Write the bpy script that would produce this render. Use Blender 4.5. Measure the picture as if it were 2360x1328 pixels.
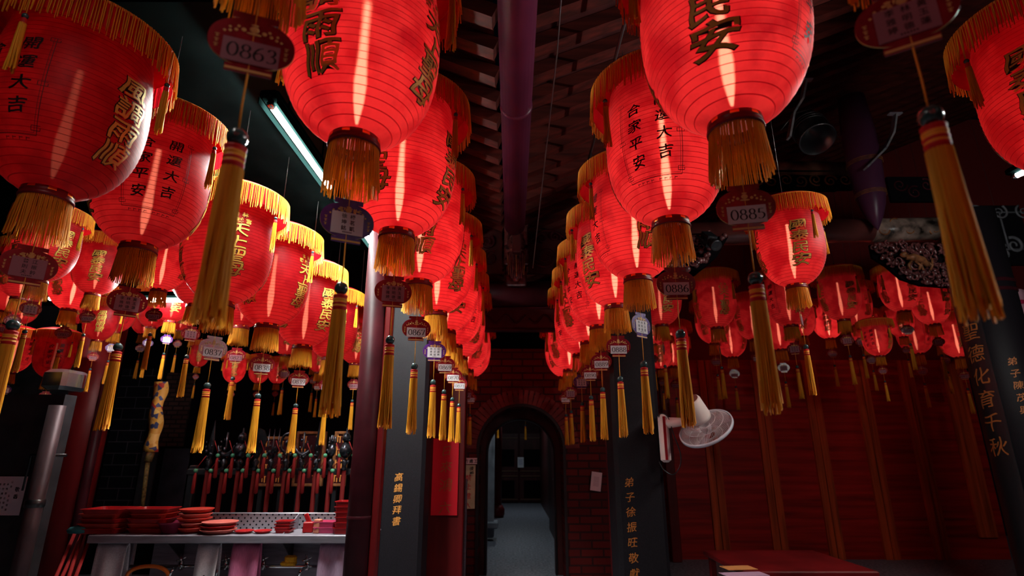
import bpy, bmesh, math, random
from mathutils import Vector, Matrix
random.seed(7)
PI = math.pi
for o in list(bpy.data.objects): bpy.data.objects.remove(o)
SC = bpy.context.scene
COL = SC.collection

# ------------------------------------------------------------------ camera
F, W, H = 1270.0, 2360, 1328
TH = math.radians(16.7); CT, ST = math.cos(TH), math.sin(TH)
EYE = Vector((0, 0, 1.6))
cam = bpy.data.cameras.new('camera'); cam.sensor_width = 36; cam.lens = 36 * F / W
cam.clip_start = 0.05; cam.clip_end = 200
cam.dof.use_dof = True; cam.dof.focus_distance = 3.0; cam.dof.aperture_fstop = 2.3
camo = bpy.data.objects.new('camera', cam); COL.objects.link(camo)
camo.location = EYE; camo.rotation_euler = (PI / 2 + TH, 0, 0)
SC.camera = camo
SC.view_settings.view_transform = 'Standard'; SC.view_settings.look = 'None'
SC.view_settings.gamma = 1; SC.view_settings.use_curve_mapping = False
SC.view_settings.exposure = 0.0
SC.cycles.max_bounces = 7; SC.cycles.diffuse_bounces = 4; SC.cycles.glossy_bounces = 3
SC.cycles.transmission_bounces = 4; SC.cycles.sample_clamp_indirect = 4.0
SC.cycles.caustics_refractive = True

wd = bpy.data.worlds.new('world'); SC.world = wd; wd.use_nodes = True
wd.node_tree.nodes['Background'].inputs[0].default_value = (0.10, 0.12, 0.2, 1)
wd.node_tree.nodes['Background'].inputs[1].default_value = 0.004

# the hall's other ceiling lamps (fluorescent tubes) light it from behind the photographer too
def tube_light(name, loc, length, rot, power, color=(0.80, 1.0, 0.94)):
    l = bpy.data.lights.new(name, 'AREA'); l.shape = 'RECTANGLE'; l.size = 0.06; l.size_y = length
    l.energy = power; l.color = color
    o = bpy.data.objects.new(name, l); COL.objects.link(o); o.location = loc; o.rotation_euler = rot
    return o
tube_light('hall_tube', (-1.37, -1.6, 3.5), 1.2, (0, 0, 0), 1.2, (1.0, .95, .88))
tube_light('hall_tube', (-1.08, .35, 3.62), 1.2, (0, 0, 0), 7, (1.0, .96, .9))
tube_light('hall_tube', (1.9, -1.2, 3.7), 1.2, (0, 0, 0), .8, (1.0, .95, .88))
for gx in (-.56, .72):   # the lantern rows go on behind the photographer: their red glow
    g = bpy.data.lights.new('lantern_row_glow', 'AREA'); g.shape = 'RECTANGLE'; g.size = .45; g.size_y = 2.6; g.energy = 3.8; g.color = (1, .045, .03)
    go = bpy.data.objects.new('lantern_row_glow', g); COL.objects.link(go); go.location = (gx, -1.7, 3.0); go.rotation_euler = (.5, 0, 0)
tube_light('corridor_tube', (0.1, 10.6, 3.2), 1.2, (0, 0, 0), 13, (0.82, 0.93, 1.0))
tube_light('corridor_tube', (0.1, 16.5, 3.2), 1.2, (0, 0, 0), 18, (0.82, 0.93, 1.0))

# ------------------------------------------------------------------ helpers
def ray(px, py):
    u = (px - W / 2) / F; v = (H / 2 - py) / F
    return Vector((u, CT - ST * v, ST + CT * v))
def at(px, py, Y=None, Z=None, t=None):
    """point of the hall seen at a place of the photograph, at depth Y, height Z (world) or distance t"""
    d = ray(px, py)
    if Y is not None: t = Y / d.y
    elif Z is not None: t = (Z - EYE.z) / d.z
    return EYE + d * t

class MB:
    def __init__(s): s.v = []; s.f = []; s.m = []; s.sm = []
    def add(s, vs, fs, mat=0, smooth=False):
        b = len(s.v); s.v += [tuple(v) for v in vs]
        for f in fs: s.f.append([b + i for i in f]); s.m.append(mat); s.sm.append(smooth)
    def box(s, c, d, mat=0, rot=None):
        x, y, z = d[0] / 2, d[1] / 2, d[2] / 2
        vs = [Vector((i * x, j * y, k * z)) for i in (-1, 1) for j in (-1, 1) for k in (-1, 1)]
        if rot is not None: vs = [rot @ v for v in vs]
        vs = [v + Vector(c) for v in vs]
        s.add(vs, [(0, 1, 3, 2), (4, 6, 7, 5), (0, 4, 5, 1), (2, 3, 7, 6), (0, 2, 6, 4), (1, 5, 7, 3)], mat)
    def cbox(s, c, d, b=0.01, mat=0, rot=None):
        """box with chamfered vertical-profile edges (prism of an octagon-cut rectangle, chamfered top and bottom)"""
        x, y, z = d[0] / 2, d[1] / 2, d[2] / 2
        def ring(zz, ins):
            X, Y = x - ins, y - ins
            return [(X, Y - b, zz), (X - b, Y, zz), (-X + b, Y, zz), (-X, Y - b, zz), (-X, -Y + b, zz), (-X + b, -Y, zz), (X - b, -Y, zz), (X, -Y + b, zz)]
        rs = [ring(-z, b), ring(-z + b, 0), ring(z - b, 0), ring(z, b)]
        vs = [Vector(p) for r in rs for p in r]
        if rot is not None: vs = [rot @ v for v in vs]
        vs = [v + Vector(c) for v in vs]
        fs = [tuple(range(7, -1, -1)), tuple(range(24, 32))]
        for k in range(3):
            for i in range(8):
                j = (i + 1) % 8; fs.append((k * 8 + i, k * 8 + j, k * 8 + 8 + j, k * 8 + 8 + i))
        s.add(vs, fs, mat)
    def lathe(s, prof, n=32, mat=0, cap0=False, cap1=False, smooth=True, M=None, mats=None):
        vs = []
        for r, z in prof:
            for i in range(n):
                a = 2 * PI * i / n; vs.append(Vector((r * math.sin(a), -r * math.cos(a), z)))
        if M is not None: vs = [M @ v for v in vs]
        b = len(s.v); s.v += [tuple(v) for v in vs]
        for k in range(len(prof) - 1):
            for i in range(n):
                j = (i + 1) % n
                s.f.append([b + k * n + i, b + k * n + j, b + k * n + n + j, b + k * n + n + i])
                s.m.append(mats(k, i) if mats else mat); s.sm.append(smooth)
        if cap0: s.f.append([b + i for i in range(n - 1, -1, -1)]); s.m.append(mat); s.sm.append(False)
        if cap1: s.f.append([b + (len(prof) - 1) * n + i for i in range(n)]); s.m.append(mat); s.sm.append(False)
    def ball(s, c, r, mat=0, n=12, k=8, sc=(1, 1, 1), rot=None):
        M = Matrix.Translation(c) @ (rot.to_4x4() if rot is not None else Matrix.Identity(4)) @ Matrix.Diagonal((*sc, 1))
        s.lathe([(max(1e-5, r * math.sin(PI * i / k)), -r * math.cos(PI * i / k)) for i in range(k + 1)], n, mat, M=M)
    def tube(s, pts, r, n=8, mat=0, closed=False, caps=True, smooth=True):
        pts = [Vector(p) for p in pts]; m = len(pts)
        rr = r if callable(r) else (lambda k: r)
        vs = []; ref = None
        for k, p in enumerate(pts):
            if closed: t = pts[(k + 1) % m] - pts[k - 1]
            else: t = pts[min(k + 1, m - 1)] - pts[max(k - 1, 0)]
            t.normalize()
            if ref is None: ref = Vector((0, 0, 1)) if abs(t.z) < .9 else Vector((1, 0, 0))
            a = t.cross(ref); a.normalize(); b = a.cross(t); b.normalize(); ref = b
            for i in range(n):
                q = 2 * PI * i / n; vs.append(p + (a * math.cos(q) + b * math.sin(q)) * rr(k))
        fs = []
        for k in range(m if closed else m - 1):
            k2 = (k + 1) % m
            for i in range(n):
                j = (i + 1) % n; fs.append((k * n + i, k * n + j, k2 * n + j, k2 * n + i))
        if caps and not closed: fs.append(tuple(range(n - 1, -1, -1))); fs.append(tuple((m - 1) * n + i for i in range(n)))
        s.add(vs, fs, mat, smooth)
    def prism(s, poly, y0, y1, mat=0, M=None):
        """outline in x,z extruded along y"""
        n = len(poly)
        vs = [Vector((x, y0, z)) for x, z in poly] + [Vector((x, y1, z)) for x, z in poly]
        if M is not None: vs = [M @ v for v in vs]
        fs = [tuple(range(n)), tuple(range(2 * n - 1, n - 1, -1))]
        for i in range(n): j = (i + 1) % n; fs.append((i, n + i, n + j, j))
        s.add(vs, fs, mat)
    def mesh(s, name, mats):
        me = bpy.data.meshes.new(name); me.from_pydata(s.v, [], s.f)
        for m in mats: me.materials.append(m)
        me.polygons.foreach_set('material_index', s.m); me.polygons.foreach_set('use_smooth', s.sm)
        me.update(); return me
    def obj(s, name, mats, parent=None, loc=(0, 0, 0), rz=0):
        if not isinstance(mats, (list, tuple)): mats = [mats]
        return put(name, s.mesh(name, mats), parent, loc, rz)

def put(name, me, parent=None, loc=(0, 0, 0), rz=0, scale=None):
    o = bpy.data.objects.new(name, me); COL.objects.link(o)
    if parent is not None: o.parent = parent
    o.location = loc; o.rotation_euler = (0, 0, rz)
    if scale: o.scale = (scale,) * 3
    return o
def tag(o, label, cat, group=None, kind=None):
    o['label'] = label; o['category'] = cat
    if group: o['group'] = group
    if kind: o['kind'] = kind
    return o
def thing(name, loc, label, cat, group=None, rz=0):
    return tag(put(name, None, None, loc, rz), label, cat, group)
def struct(o):
    o['kind'] = 'structure'; return o

# ------------------------------------------------------------------ materials
def mat(name, col=(.5, .5, .5), rough=.5, metal=0.0, emit=None, es=0, spec=.2, noise=None, bump=None, trans=0, coat=0):
    m = bpy.data.materials.new(name); m.use_nodes = True; nt = m.node_tree; b = nt.nodes['Principled BSDF']
    b.inputs['Base Color'].default_value = (*col, 1); b.inputs['Roughness'].default_value = rough
    b.inputs['Metallic'].default_value = metal; b.inputs['Specular IOR Level'].default_value = spec
    b.inputs['Coat Weight'].default_value = coat
    if emit: b.inputs['Emission Color'].default_value = (*emit, 1); b.inputs['Emission Strength'].default_value = es
    tc = nt.nodes.new('ShaderNodeTexCoord')
    if noise:
        sc, amt = noise[0], noise[1]; st = noise[2] if len(noise) > 2 else (1, 1, 1)
        mp = nt.nodes.new('ShaderNodeMapping'); mp.inputs['Scale'].default_value = st
        n = nt.nodes.new('ShaderNodeTexNoise'); n.inputs['Scale'].default_value = sc; n.inputs['Detail'].default_value = 5
        r = nt.nodes.new('ShaderNodeValToRGB')
        r.color_ramp.elements[0].position = .3; r.color_ramp.elements[1].position = .72
        r.color_ramp.elements[0].color = (*[c * (1 - amt) for c in col], 1)
        r.color_ramp.elements[1].color = (*[min(1, c * (1 + amt)) for c in col], 1)
        nt.links.new(tc.outputs['Object'], mp.inputs[0]); nt.links.new(mp.outputs[0], n.inputs['Vector'])
        nt.links.new(n.outputs[0], r.inputs[0]); nt.links.new(r.outputs[0], b.inputs['Base Color'])
    if bump:
        n2 = nt.nodes.new('ShaderNodeTexNoise'); n2.inputs['Scale'].default_value = bump[0]; n2.inputs['Detail'].default_value = 4
        bp = nt.nodes.new('ShaderNodeBump'); bp.inputs['Strength'].default_value = bump[1]; bp.inputs['Distance'].default_value = bump[2] if len(bump) > 2 else .01
        nt.links.new(tc.outputs['Object'], n2.inputs['Vector']); nt.links.new(n2.outputs[0], bp.inputs['Height'])
        nt.links.new(bp.outputs[0], b.inputs['Normal'])
    if trans:
        t = nt.nodes.new('ShaderNodeBsdfTranslucent'); t.inputs[0].default_value = (*col, 1)
        mx = nt.nodes.new('ShaderNodeMixShader'); mx.inputs[0].default_value = trans
        out = nt.nodes['Material Output']
        nt.links.new(b.outputs[0], mx.inputs[1]); nt.links.new(t.outputs[0], mx.inputs[2]); nt.links.new(mx.outputs[0], out.inputs[0])
    return m

def vinyl_mat():
    m = bpy.data.materials.new('red_vinyl'); m.use_nodes = True; nt = m.node_tree; N = nt.nodes.new; L = nt.links.new
    nt.nodes.remove(nt.nodes['Principled BSDF']); out = nt.nodes['Material Output']
    tc = N('ShaderNodeTexCoord'); sx = N('ShaderNodeSeparateXYZ'); L(tc.outputs['Object'], sx.inputs[0])
    dv = N('ShaderNodeMath'); dv.operation = 'DIVIDE'; dv.inputs[1].default_value = RIB; L(sx.outputs[2], dv.inputs[0])
    fr = N('ShaderNodeMath'); fr.operation = 'FRACT'; L(dv.outputs[0], fr.inputs[0])
    ln = N('ShaderNodeMath'); ln.operation = 'LESS_THAN'; ln.inputs[1].default_value = .10; L(fr.outputs[0], ln.inputs[0])
    nz = N('ShaderNodeTexNoise'); nz.inputs['Scale'].default_value = 9; nz.inputs['Detail'].default_value = 4; L(tc.outputs['Object'], nz.inputs['Vector'])
    rp = N('ShaderNodeValToRGB'); rp.color_ramp.elements[0].color = (.50, .009, .020, 1); rp.color_ramp.elements[1].color = (.82, .036, .05, 1)
    rp.color_ramp.elements[0].position = .38; rp.color_ramp.elements[1].position = .6; L(nz.outputs[0], rp.inputs[0])
    mc = N('ShaderNodeMix'); mc.data_type = 'RGBA'; L(ln.outputs[0], mc.inputs[0]); L(rp.outputs[0], mc.inputs[6]); mc.inputs[7].default_value = (.30, .002, .008, 1)
    tr = N('ShaderNodeBsdfTranslucent'); L(mc.outputs[2], tr.inputs[0])
    df = N('ShaderNodeBsdfDiffuse'); df.inputs[0].default_value = (.52, .006, .016, 1)
    m1 = N('ShaderNodeMixShader'); m1.inputs[0].default_value = .17; L(tr.outputs[0], m1.inputs[1]); L(df.outputs[0], m1.inputs[2])
    rf = N('ShaderNodeBsdfRefraction'); rf.inputs['Color'].default_value = (1, .34, .27, 1); rf.inputs['Roughness'].default_value = .38; rf.inputs['IOR'].default_value = 1.12
    m2 = N('ShaderNodeMixShader'); L(m1.outputs[0], m2.inputs[1]); L(rf.outputs[0], m2.inputs[2])
    rl = N('ShaderNodeMath'); rl.operation = 'MULTIPLY_ADD'; rl.inputs[1].default_value = -.07; rl.inputs[2].default_value = .085; L(ln.outputs[0], rl.inputs[0]); L(rl.outputs[0], m2.inputs[0])
    gl = N('ShaderNodeBsdfGlossy'); gl.inputs['Color'].default_value = (1, .9, .9, 1); gl.inputs['Roughness'].default_value = .46
    lw = N('ShaderNodeFresnel'); lw.inputs[0].default_value = 1.33
    m3 = N('ShaderNodeMixShader'); lm = N('ShaderNodeMath'); lm.operation = 'MULTIPLY'; lm.inputs[1].default_value = .32; L(lw.outputs[0], lm.inputs[0]); L(lm.outputs[0], m3.inputs[0]); L(m2.outputs[0], m3.inputs[1]); L(gl.outputs[0], m3.inputs[2])
    L(m3.outputs[0], out.inputs[0]); return m
RIB = .0215

def brick_mat(name, c1, c2, cm, scale=1.0, bw=.24, bh=.075, rough=.7, mortar=.012, axis='XZ'):
    m = bpy.data.materials.new(name); m.use_nodes = True; nt = m.node_tree; N = nt.nodes.new; L = nt.links.new
    b = nt.nodes['Principled BSDF']; b.inputs['Roughness'].default_value = rough; b.inputs['Specular IOR Level'].default_value = .06
    tc = N('ShaderNodeTexCoord'); sx = N('ShaderNodeSeparateXYZ'); cx = N('ShaderNodeCombineXYZ')
    L(tc.outputs['Object'], sx.inputs[0]); L(sx.outputs['XYZ'.index(axis[0])], cx.inputs[0]); L(sx.outputs['XYZ'.index(axis[1])], cx.inputs[1])
    t = N('ShaderNodeTexBrick'); t.inputs['Scale'].default_value = scale; t.inputs['Brick Width'].default_value = bw; t.inputs['Row Height'].default_value = bh
    t.inputs['Mortar Size'].default_value = mortar; t.inputs['Color1'].default_value = (*c1, 1); t.inputs['Color2'].default_value = (*c2, 1); t.inputs['Mortar'].default_value = (*cm, 1)
    L(cx.outputs[0], t.inputs['Vector']); L(t.outputs[0], b.inputs['Base Color'])
    bp = N('ShaderNodeBump'); bp.inputs['Strength'].default_value = .5; bp.inputs['Distance'].default_value = .01
    iv = N('ShaderNodeMath'); iv.operation = 'SUBTRACT'; iv.inputs[0].default_value = 1; L(t.outputs['Fac'], iv.inputs[1]); L(iv.outputs[0], bp.inputs['Height'])
    L(bp.outputs[0], b.inputs['Normal']); return m

def glitter_mat():
    m = mat('gold_glitter', (.72, .42, .05), .42, .25, spec=.5)
    nt = m.node_tree; N = nt.nodes.new; L = nt.links.new; b = nt.nodes['Principled BSDF']; out = nt.nodes['Material Output']
    n = N('ShaderNodeTexVoronoi'); n.inputs['Scale'].default_value = 420
    r = N('ShaderNodeValToRGB'); r.color_ramp.elements[0].color = (.60, .30, .02, 1); r.color_ramp.elements[1].color = (1, .68, .15, 1)
    sx = N('ShaderNodeSeparateColor'); L(n.outputs['Color'], sx.inputs[0]); L(sx.outputs[0], r.inputs[0]); L(r.outputs[0], b.inputs['Base Color'])
    t = N('ShaderNodeBsdfTranslucent'); t.inputs[0].default_value = (.60, .03, .03, 1)
    mx = N('ShaderNodeMixShader'); mx.inputs[0].default_value = .30
    L(b.outputs[0], mx.inputs[1]); L(t.outputs[0], mx.inputs[2]); L(mx.outputs[0], out.inputs[0]); return m

def emis(name, col, s):
    m = bpy.data.materials.new(name); m.use_nodes = True; nt = m.node_tree
    nt.nodes.remove(nt.nodes['Principled BSDF']); e = nt.nodes.new('ShaderNodeEmission')
    e.inputs[0].default_value = (*col, 1); e.inputs[1].default_value = s
    nt.links.new(e.outputs[0], nt.nodes['Material Output'].inputs[0]); return m

VINYL = vinyl_mat()
YARN = mat('gold_yarn', (.92, .36, .022), .55, noise=(60, .30, (1, 1, .08)), trans=.30)
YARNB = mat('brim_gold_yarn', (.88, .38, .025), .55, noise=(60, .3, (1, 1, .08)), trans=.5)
YARNB.node_tree.nodes['Translucent BSDF'].inputs[0].default_value = (.95, .15, .03, 1)  # transmitted colour reddened to imitate the lanterns' red light in the brim fringe
YARNF = mat('collar_gold_yarn', (.92, .38, .025), .55, noise=(60, .30, (1, 1, .08)), trans=.5)
BEIGEYARN = mat('straw_yarn', (.75, .44, .12), .55, noise=(60, .3, (1, 1, .08)), trans=.35)
CLOTH = mat('red_cap_cloth', (.70, .010, .018), .6, noise=(14, .25), trans=.6)
PIPING = mat('orange_piping', (.75, .22, .03), .5)
COLLAR = mat('dark_red_collar', (.16, .006, .01), .35)
GOLDM = mat('gold_foil', (.9, .5, .1), .25, 1.0)
GLIT = glitter_mat()
OUTL = mat('black_outline', (.02, .004, .004), .5)
INK = mat('black_ink', (.012, .008, .01), .5)
CARDR = mat('card_red', (.20, .006, .014), .24, noise=(30, .3), spec=.6)
CARDP = mat('card_purple', (.07, .02, .16), .22, noise=(30, .3), spec=.6)
CARDG = mat('card_gold_print', (.62, .36, .12), .4)
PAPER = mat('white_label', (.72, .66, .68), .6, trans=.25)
PAPERDIM = mat('dimmed_label', (.34, .14, .17), .6, trans=.2)  # white label paper darkened in its colour for dimly lit cards
BEAD = mat('dark_teal_bead', (.025, .06, .06), .18, spec=.6)
BANDR = mat('red_thread', (.45, .012, .012), .6)
CORDY = mat('yellow_cord', (.72, .30, .03), .6)
WIRE = mat('steel_wire', (.12, .11, .11), .4, .8)
SOCK = mat('black_socket', (.02, .02, .02), .5)
BULB = [emis('lamp_glow_%d' % i, (1.0, .72, .50), s) for i, s in enumerate((25, 18, 11, 7.5, 1.2))]
TUBE2 = emis('side_fluorescent_glow', (1.0, 1.0, .95), 300)
TUBE = emis('fluorescent_glow', (.90, 1.0, .95), 820)
DARKWOOD = mat('dark_red_wood', (.045, .010, .010), .42, noise=(6, .5, (1, 1, .15)))
ROOFW = mat('roof_plank_wood', (.06, .008, .0055), .6, noise=(5, .6, (.3, 4, 4)))
LACQ = mat('dark_lacquer', (.035, .005, .008), .45, spec=.08, noise=(5, .4))
REDLACQ = mat('red_lacquer', (.11, .004, .005), .45, noise=(4, .4, (1, 1, .2)))
CARVE = mat('carved_dark_wood', (.11, .030, .030), .20, spec=.9, noise=(18, .6))
CARVG = mat('worn_gilt_carving', (.20, .075, .03), .3, noise=(25, .5))
STONE = mat('dark_granite', (.0075, .0052, .0078), .55, noise=(160, .5), bump=(220, .4, .004))
STONER = mat('reddish_granite', (.018, .009, .010), .55, noise=(160, .5), bump=(220, .4, .004))
GILT = mat('gilt_paint', (.75, .30, .07), .4, .15)
PANELW = mat('red_brown_panel_wood', (.31, .009, .006), .45, noise=(3, .45, (.25, 1, 5)))
PANELB = mat('batten_wood', (.42, .055, .013), .45, noise=(3, .5, (6, 1, .3)))
FLOORM = mat('floor_granite', (.16, .17, .20), .5, noise=(26, .7))
PLASTER = mat('grey_plaster', (.03, .028, .033), .8, noise=(8, .35))
STEEL = mat('stainless_steel', (.26, .23, .27), .38, .45, noise=(6, .2, (1, 8, 8)))
CHROME = mat('chrome', (.6, .6, .6), .15, 1.0)
BLACK = mat('black_paint', (.012, .012, .014), .30, spec=.7)
BLACKM = mat('matt_black', (.005, .004, .005), .9, spec=0)
PLASTR = mat('red_plastic', (.28, .008, .010), .3, noise=(9, .2))
PLASTO = mat('orange_red_plastic', (.38, .03, .02), .3, noise=(9, .2))
FANP = mat('cream_plastic', (.82, .66, .60), .4)
# ------------------------------------------------------------------ writing
_gc = {}
def glyph(ch, bold=.018):
    k = (ch, bold)
    if k not in _gc:
        a0 = _area(_glyph(ch, 0.0)); b = bold; g = _glyph(ch, b)
        while b > .002 and _area(g) < a0 * (1 + b * 4): b *= .6; g = _glyph(ch, b)
        _gc[k] = g if b > .002 else _glyph(ch, 0.0)
    return _gc[k]
def _area(g):
    a = 0
    for f in g[1]:
        for i in range(len(f)): (x0, y0), (x1, y1) = g[0][f[i]], g[0][f[(i + 1) % len(f)]]; a += (x0 * y1 - x1 * y0) / 2
    return abs(a)
def _glyph(ch, bold):
    """one character as a finely cut flat mesh in a unit box centred on 0,0"""
    cu = bpy.data.curves.new('glyph', 'FONT'); cu.body = ch; cu.size = 1; cu.offset = bold; cu.resolution_u = 3
    ob = bpy.data.objects.new('glyph', cu); COL.objects.link(ob)
    dg = bpy.context.evaluated_depsgraph_get(); dg.update()
    me = bpy.data.meshes.new_from_object(ob.evaluated_get(dg))
    bm = bmesh.new(); bm.from_mesh(me)
    bmesh.ops.triangulate(bm, faces=bm.faces)
    for ax in (0, 1):
        for q in range(-3, 13):
            n = Vector((0, 0, 0)); n[ax] = 1; c = Vector((0, 0, 0)); c[ax] = q * .12
            bmesh.ops.bisect_plane(bm, geom=bm.verts[:] + bm.edges[:] + bm.faces[:], plane_co=c, plane_no=n)
    bm.verts.index_update()
    vs = [(v.co.x, v.co.y) for v in bm.verts]; fs = [[v.index for v in f.verts] for f in bm.faces]
    bm.free(); bpy.data.objects.remove(ob); bpy.data.curves.remove(cu); bpy.data.meshes.remove(me)
    if vs:
        x0, x1 = min(v[0] for v in vs), max(v[0] for v in vs); y0, y1 = min(v[1] for v in vs), max(v[1] for v in vs)
        if ord(ch) > 0x2E00: cx, cy = .5, .38
        else: cx, cy = (x0 + x1) / 2, (y0 + y1) / 2
        vs = [(x - cx, y - cy) for x, y in vs]
    return (vs, fs)

def brush(x, y):
    """brush-written slant: strokes lean and swell a little"""
    return (x * 1.04 + .10 * y + .025 * math.sin(9 * y), y + .07 * x + .025 * math.sin(8 * x))

def catmull(pts, n=6):
    out = []
    for i in range(len(pts) - 1):
        p0 = pts[max(i - 1, 0)]; p1 = pts[i]; p2 = pts[i + 1]; p3 = pts[min(i + 2, len(pts) - 1)]
        for k in range(n):
            t = k / n
            out.append(tuple(.5 * ((2 * b) + (c - a) * t + (2 * a - 5 * b + 4 * c - d) * t * t + (-a + 3 * b - 3 * c + d) * t ** 3) for a, b, c, d in zip(p0, p1, p2, p3)))
    out.append(pts[-1]); return out
def _ell(cx, cy, rx, ry, a0=0, a1=360, n=14):
    return [(cx + rx * math.sin(math.radians(a0 + (a1 - a0) * i / n)), cy + ry * math.cos(math.radians(a0 + (a1 - a0) * i / n))) for i in range(n + 1)]
DIG = {
 '0': [_ell(.25, .35, .19, .33)],
 '1': [[(.26, .68), (.26, .02)], [(.12, .57), (.26, .68)], [(.12, .015), (.40, .015)]],
 '2': [catmull([(.08, .52), (.14, .65), (.27, .68), (.39, .58), (.38, .42), (.25, .23), (.07, .03)]), [(.06, .03), (.43, .03), (.45, .13)]],
 '3': [catmull([(.08, .57), (.18, .68), (.32, .66), (.37, .53), (.30, .40), (.20, .36)]), catmull([(.20, .36), (.34, .33), (.41, .20), (.34, .06), (.18, .02), (.07, .07)])],
 '4': [[(.34, .02), (.34, .68)], [(.34, .68), (.05, .21)], [(.05, .21), (.46, .21)]],
 '5': [[(.40, .66), (.15, .66)], [(.15, .66), (.11, .39)], catmull([(.11, .39), (.26, .42), (.39, .33), (.40, .18), (.30, .05), (.17, .02), (.06, .07)])],
 '6': [catmull([(.40, .67), (.24, .60), (.11, .42), (.07, .24), (.13, .07), (.25, .02), (.38, .09), (.42, .22), (.36, .35), (.24, .39), (.12, .32)])],
 '7': [[(.07, .55), (.09, .66)], [(.09, .66), (.43, .66)], [(.43, .66), (.20, .02)]],
 '8': [_ell(.25, .52, .145, .155), _ell(.25, .19, .18, .18)],
 '9': [catmull([(.10, .03), (.26, .10), (.39, .28), (.43, .46), (.37, .63), (.25, .68), (.12, .61), (.08, .48), (.14, .35), (.26, .31), (.38, .38)])],
}
def digits(mb, s, x0, z0, h, put3, m):
    """thick-and-thin numerals; put3 maps (x, z) to a point"""
    for i, ch in enumerate(s):
        for pl in DIG[ch]:
            vs = []
            for k in range(len(pl)):
                a = pl[max(k - 1, 0)]; b = pl[min(k + 1, len(pl) - 1)]
                tx, ty = b[0] - a[0], b[1] - a[1]; d = math.hypot(tx, ty) or 1; tx /= d; ty /= d
                w = .016 + .034 * abs(ty) ** 1.5
                for sg in (1, -1):
                    vs.append(put3(x0 + (pl[k][0] + sg * w * -ty + i * .50) * h / .7, z0 + (pl[k][1] + sg * w * tx) * h / .7))
            mb.add(vs, [(2 * k, 2 * k + 1, 2 * k + 3, 2 * k + 2) for k in range(len(pl) - 1)], m)
def flat_text(mb, s, cx, cz, size, put3, m, bold=.012, pitch=None, vertical=False, slant=False, sx=1):
    p = pitch or size
    for i, ch in enumerate(s):
        if ch == ' ': continue
        vs, fs = glyph(ch, bold)
        ox, oz = (0, -(i - (len(s) - 1) / 2) * p) if vertical else ((i - (len(s) - 1) / 2) * p, 0)
        pts = []
        for x, y in vs:
            if slant: x, y = brush(x, y)
            pts.append(put3(cx + ox + x * size * sx, cz + oz + y * size))
        mb.add(pts, fs, m)

# ------------------------------------------------------------------ lantern parts (origin at the top of the collar)
PROF = [(0, .080), (.02, .118), (.06, .168), (.12, .213), (.2, .246), (.3, .263), (.4, .265), (.5, .258), (.6, .246), (.68, .234)]
def RZ(z):
    z = max(0, min(.68, z))
    for (z0, r0), (z1, r1) in zip(PROF, PROF[1:]):
        if z <= z1:
            t = (z - z0) / (z1 - z0); i = PROF.index((z0, r0))
            rp = PROF[i - 1][1] if i else r0 - (r1 - r0) * 1.2; rn = PROF[i + 2][1] if i + 2 < len(PROF) else r1
            zp = PROF[i - 1][0] if i else -.02; zn = PROF[i + 2][0] if i + 2 < len(PROF) else z1 + .08
            m0 = (r1 - rp) / (z1 - zp) * (z1 - z0); m1 = (rn - r0) / (zn - z0) * (z1 - z0)
            return (2*t**3-3*t*t+1)*r0 + (t**3-2*t*t+t)*m0 + (-2*t**3+3*t*t)*r1 + (t**3-t*t)*m1
    return r1
def body_mesh(n):
    mb = MB(); pr = []
    k = 0
    while k * RIB < .67:
        z = k * RIB; pr += [(RZ(z + .05 * RIB) - .0022, z + .05 * RIB), (RZ(z + .55 * RIB) + .0012, z + .55 * RIB)]; k += 1
    mb.lathe(pr, n, 0); return mb.mesh('lantern_body', [VINYL])
def threads(mb, r0, r1, z0, z1, n, w, mat=0, segs=3, jit=.07, rj=.004, seed=1, sway=.015):
    R = random.Random(seed)
    for i in range(n):
        a = 2 * PI * (i + R.uniform(-.35, .35)) / n; L = (z1 - z0) * (1 + R.uniform(-jit, jit)); dr = R.uniform(-rj, rj); sw = R.uniform(-sway, sway); b = R.uniform(-.006, .006)
        vs = []
        for k in range(segs + 1):
            t = k / segs; r = r0 + (r1 - r0) * t + dr * min(1, 2 * t) + b * t * t; q = a + sw * t * t * min(3, .1 / r0); z = z0 + L * t
            ww = w * (1 if k < segs else .5) / max(r, .004) / 2
            for (rr, aa) in ((r + w * .45, q), (r - w * .3, q + ww), (r - w * .3, q - ww)):
                vs.append((rr * math.sin(aa), -rr * math.cos(aa), z))
        fs = []
        for k in range(segs):
            for i2 in range(3):
                j = (i2 + 1) % 3; fs.append((k * 3 + i2, k * 3 + 3 + i2, k * 3 + 3 + j, k * 3 + j))
        fs.append((segs * 3, segs * 3 + 1, segs * 3 + 2)); mb.add(vs, fs, mat, True)
BR = .325   # brim radius
def cap_mesh(n):
    mb = MB()
    mb.lathe([(.234, .655), (BR - .01, .690), (BR, .697), (BR - .01, .705), (.26, .735), (.16, .765), (.05, .785), (.012, .79)], n, 0,
             mats=lambda k, i: 1 if k in (1, 2) else 0)
    mb.lathe([(BR - .008, .694), (BR - .006, .64), (BR - .004, .585)], n, 0)
    mb.lathe([(.02, .785), (.028, .795), (.022, .812), (.008, .822), (.001, .824)], 12, 2, cap0=True)
    return mb.mesh('cap', [CLOTH, PIPING, GOLDM])
def capfringe_mesh(n, seed):
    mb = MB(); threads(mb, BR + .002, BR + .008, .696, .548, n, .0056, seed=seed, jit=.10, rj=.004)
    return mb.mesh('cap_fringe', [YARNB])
def botfringe_mesh(n, seed):
    mb = MB(); threads(mb, .080, .088, -.034, -.185, n, .0045, seed=seed, jit=.07, rj=.004)
    return mb.mesh('bottom_fringe', [YARNF])
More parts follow.
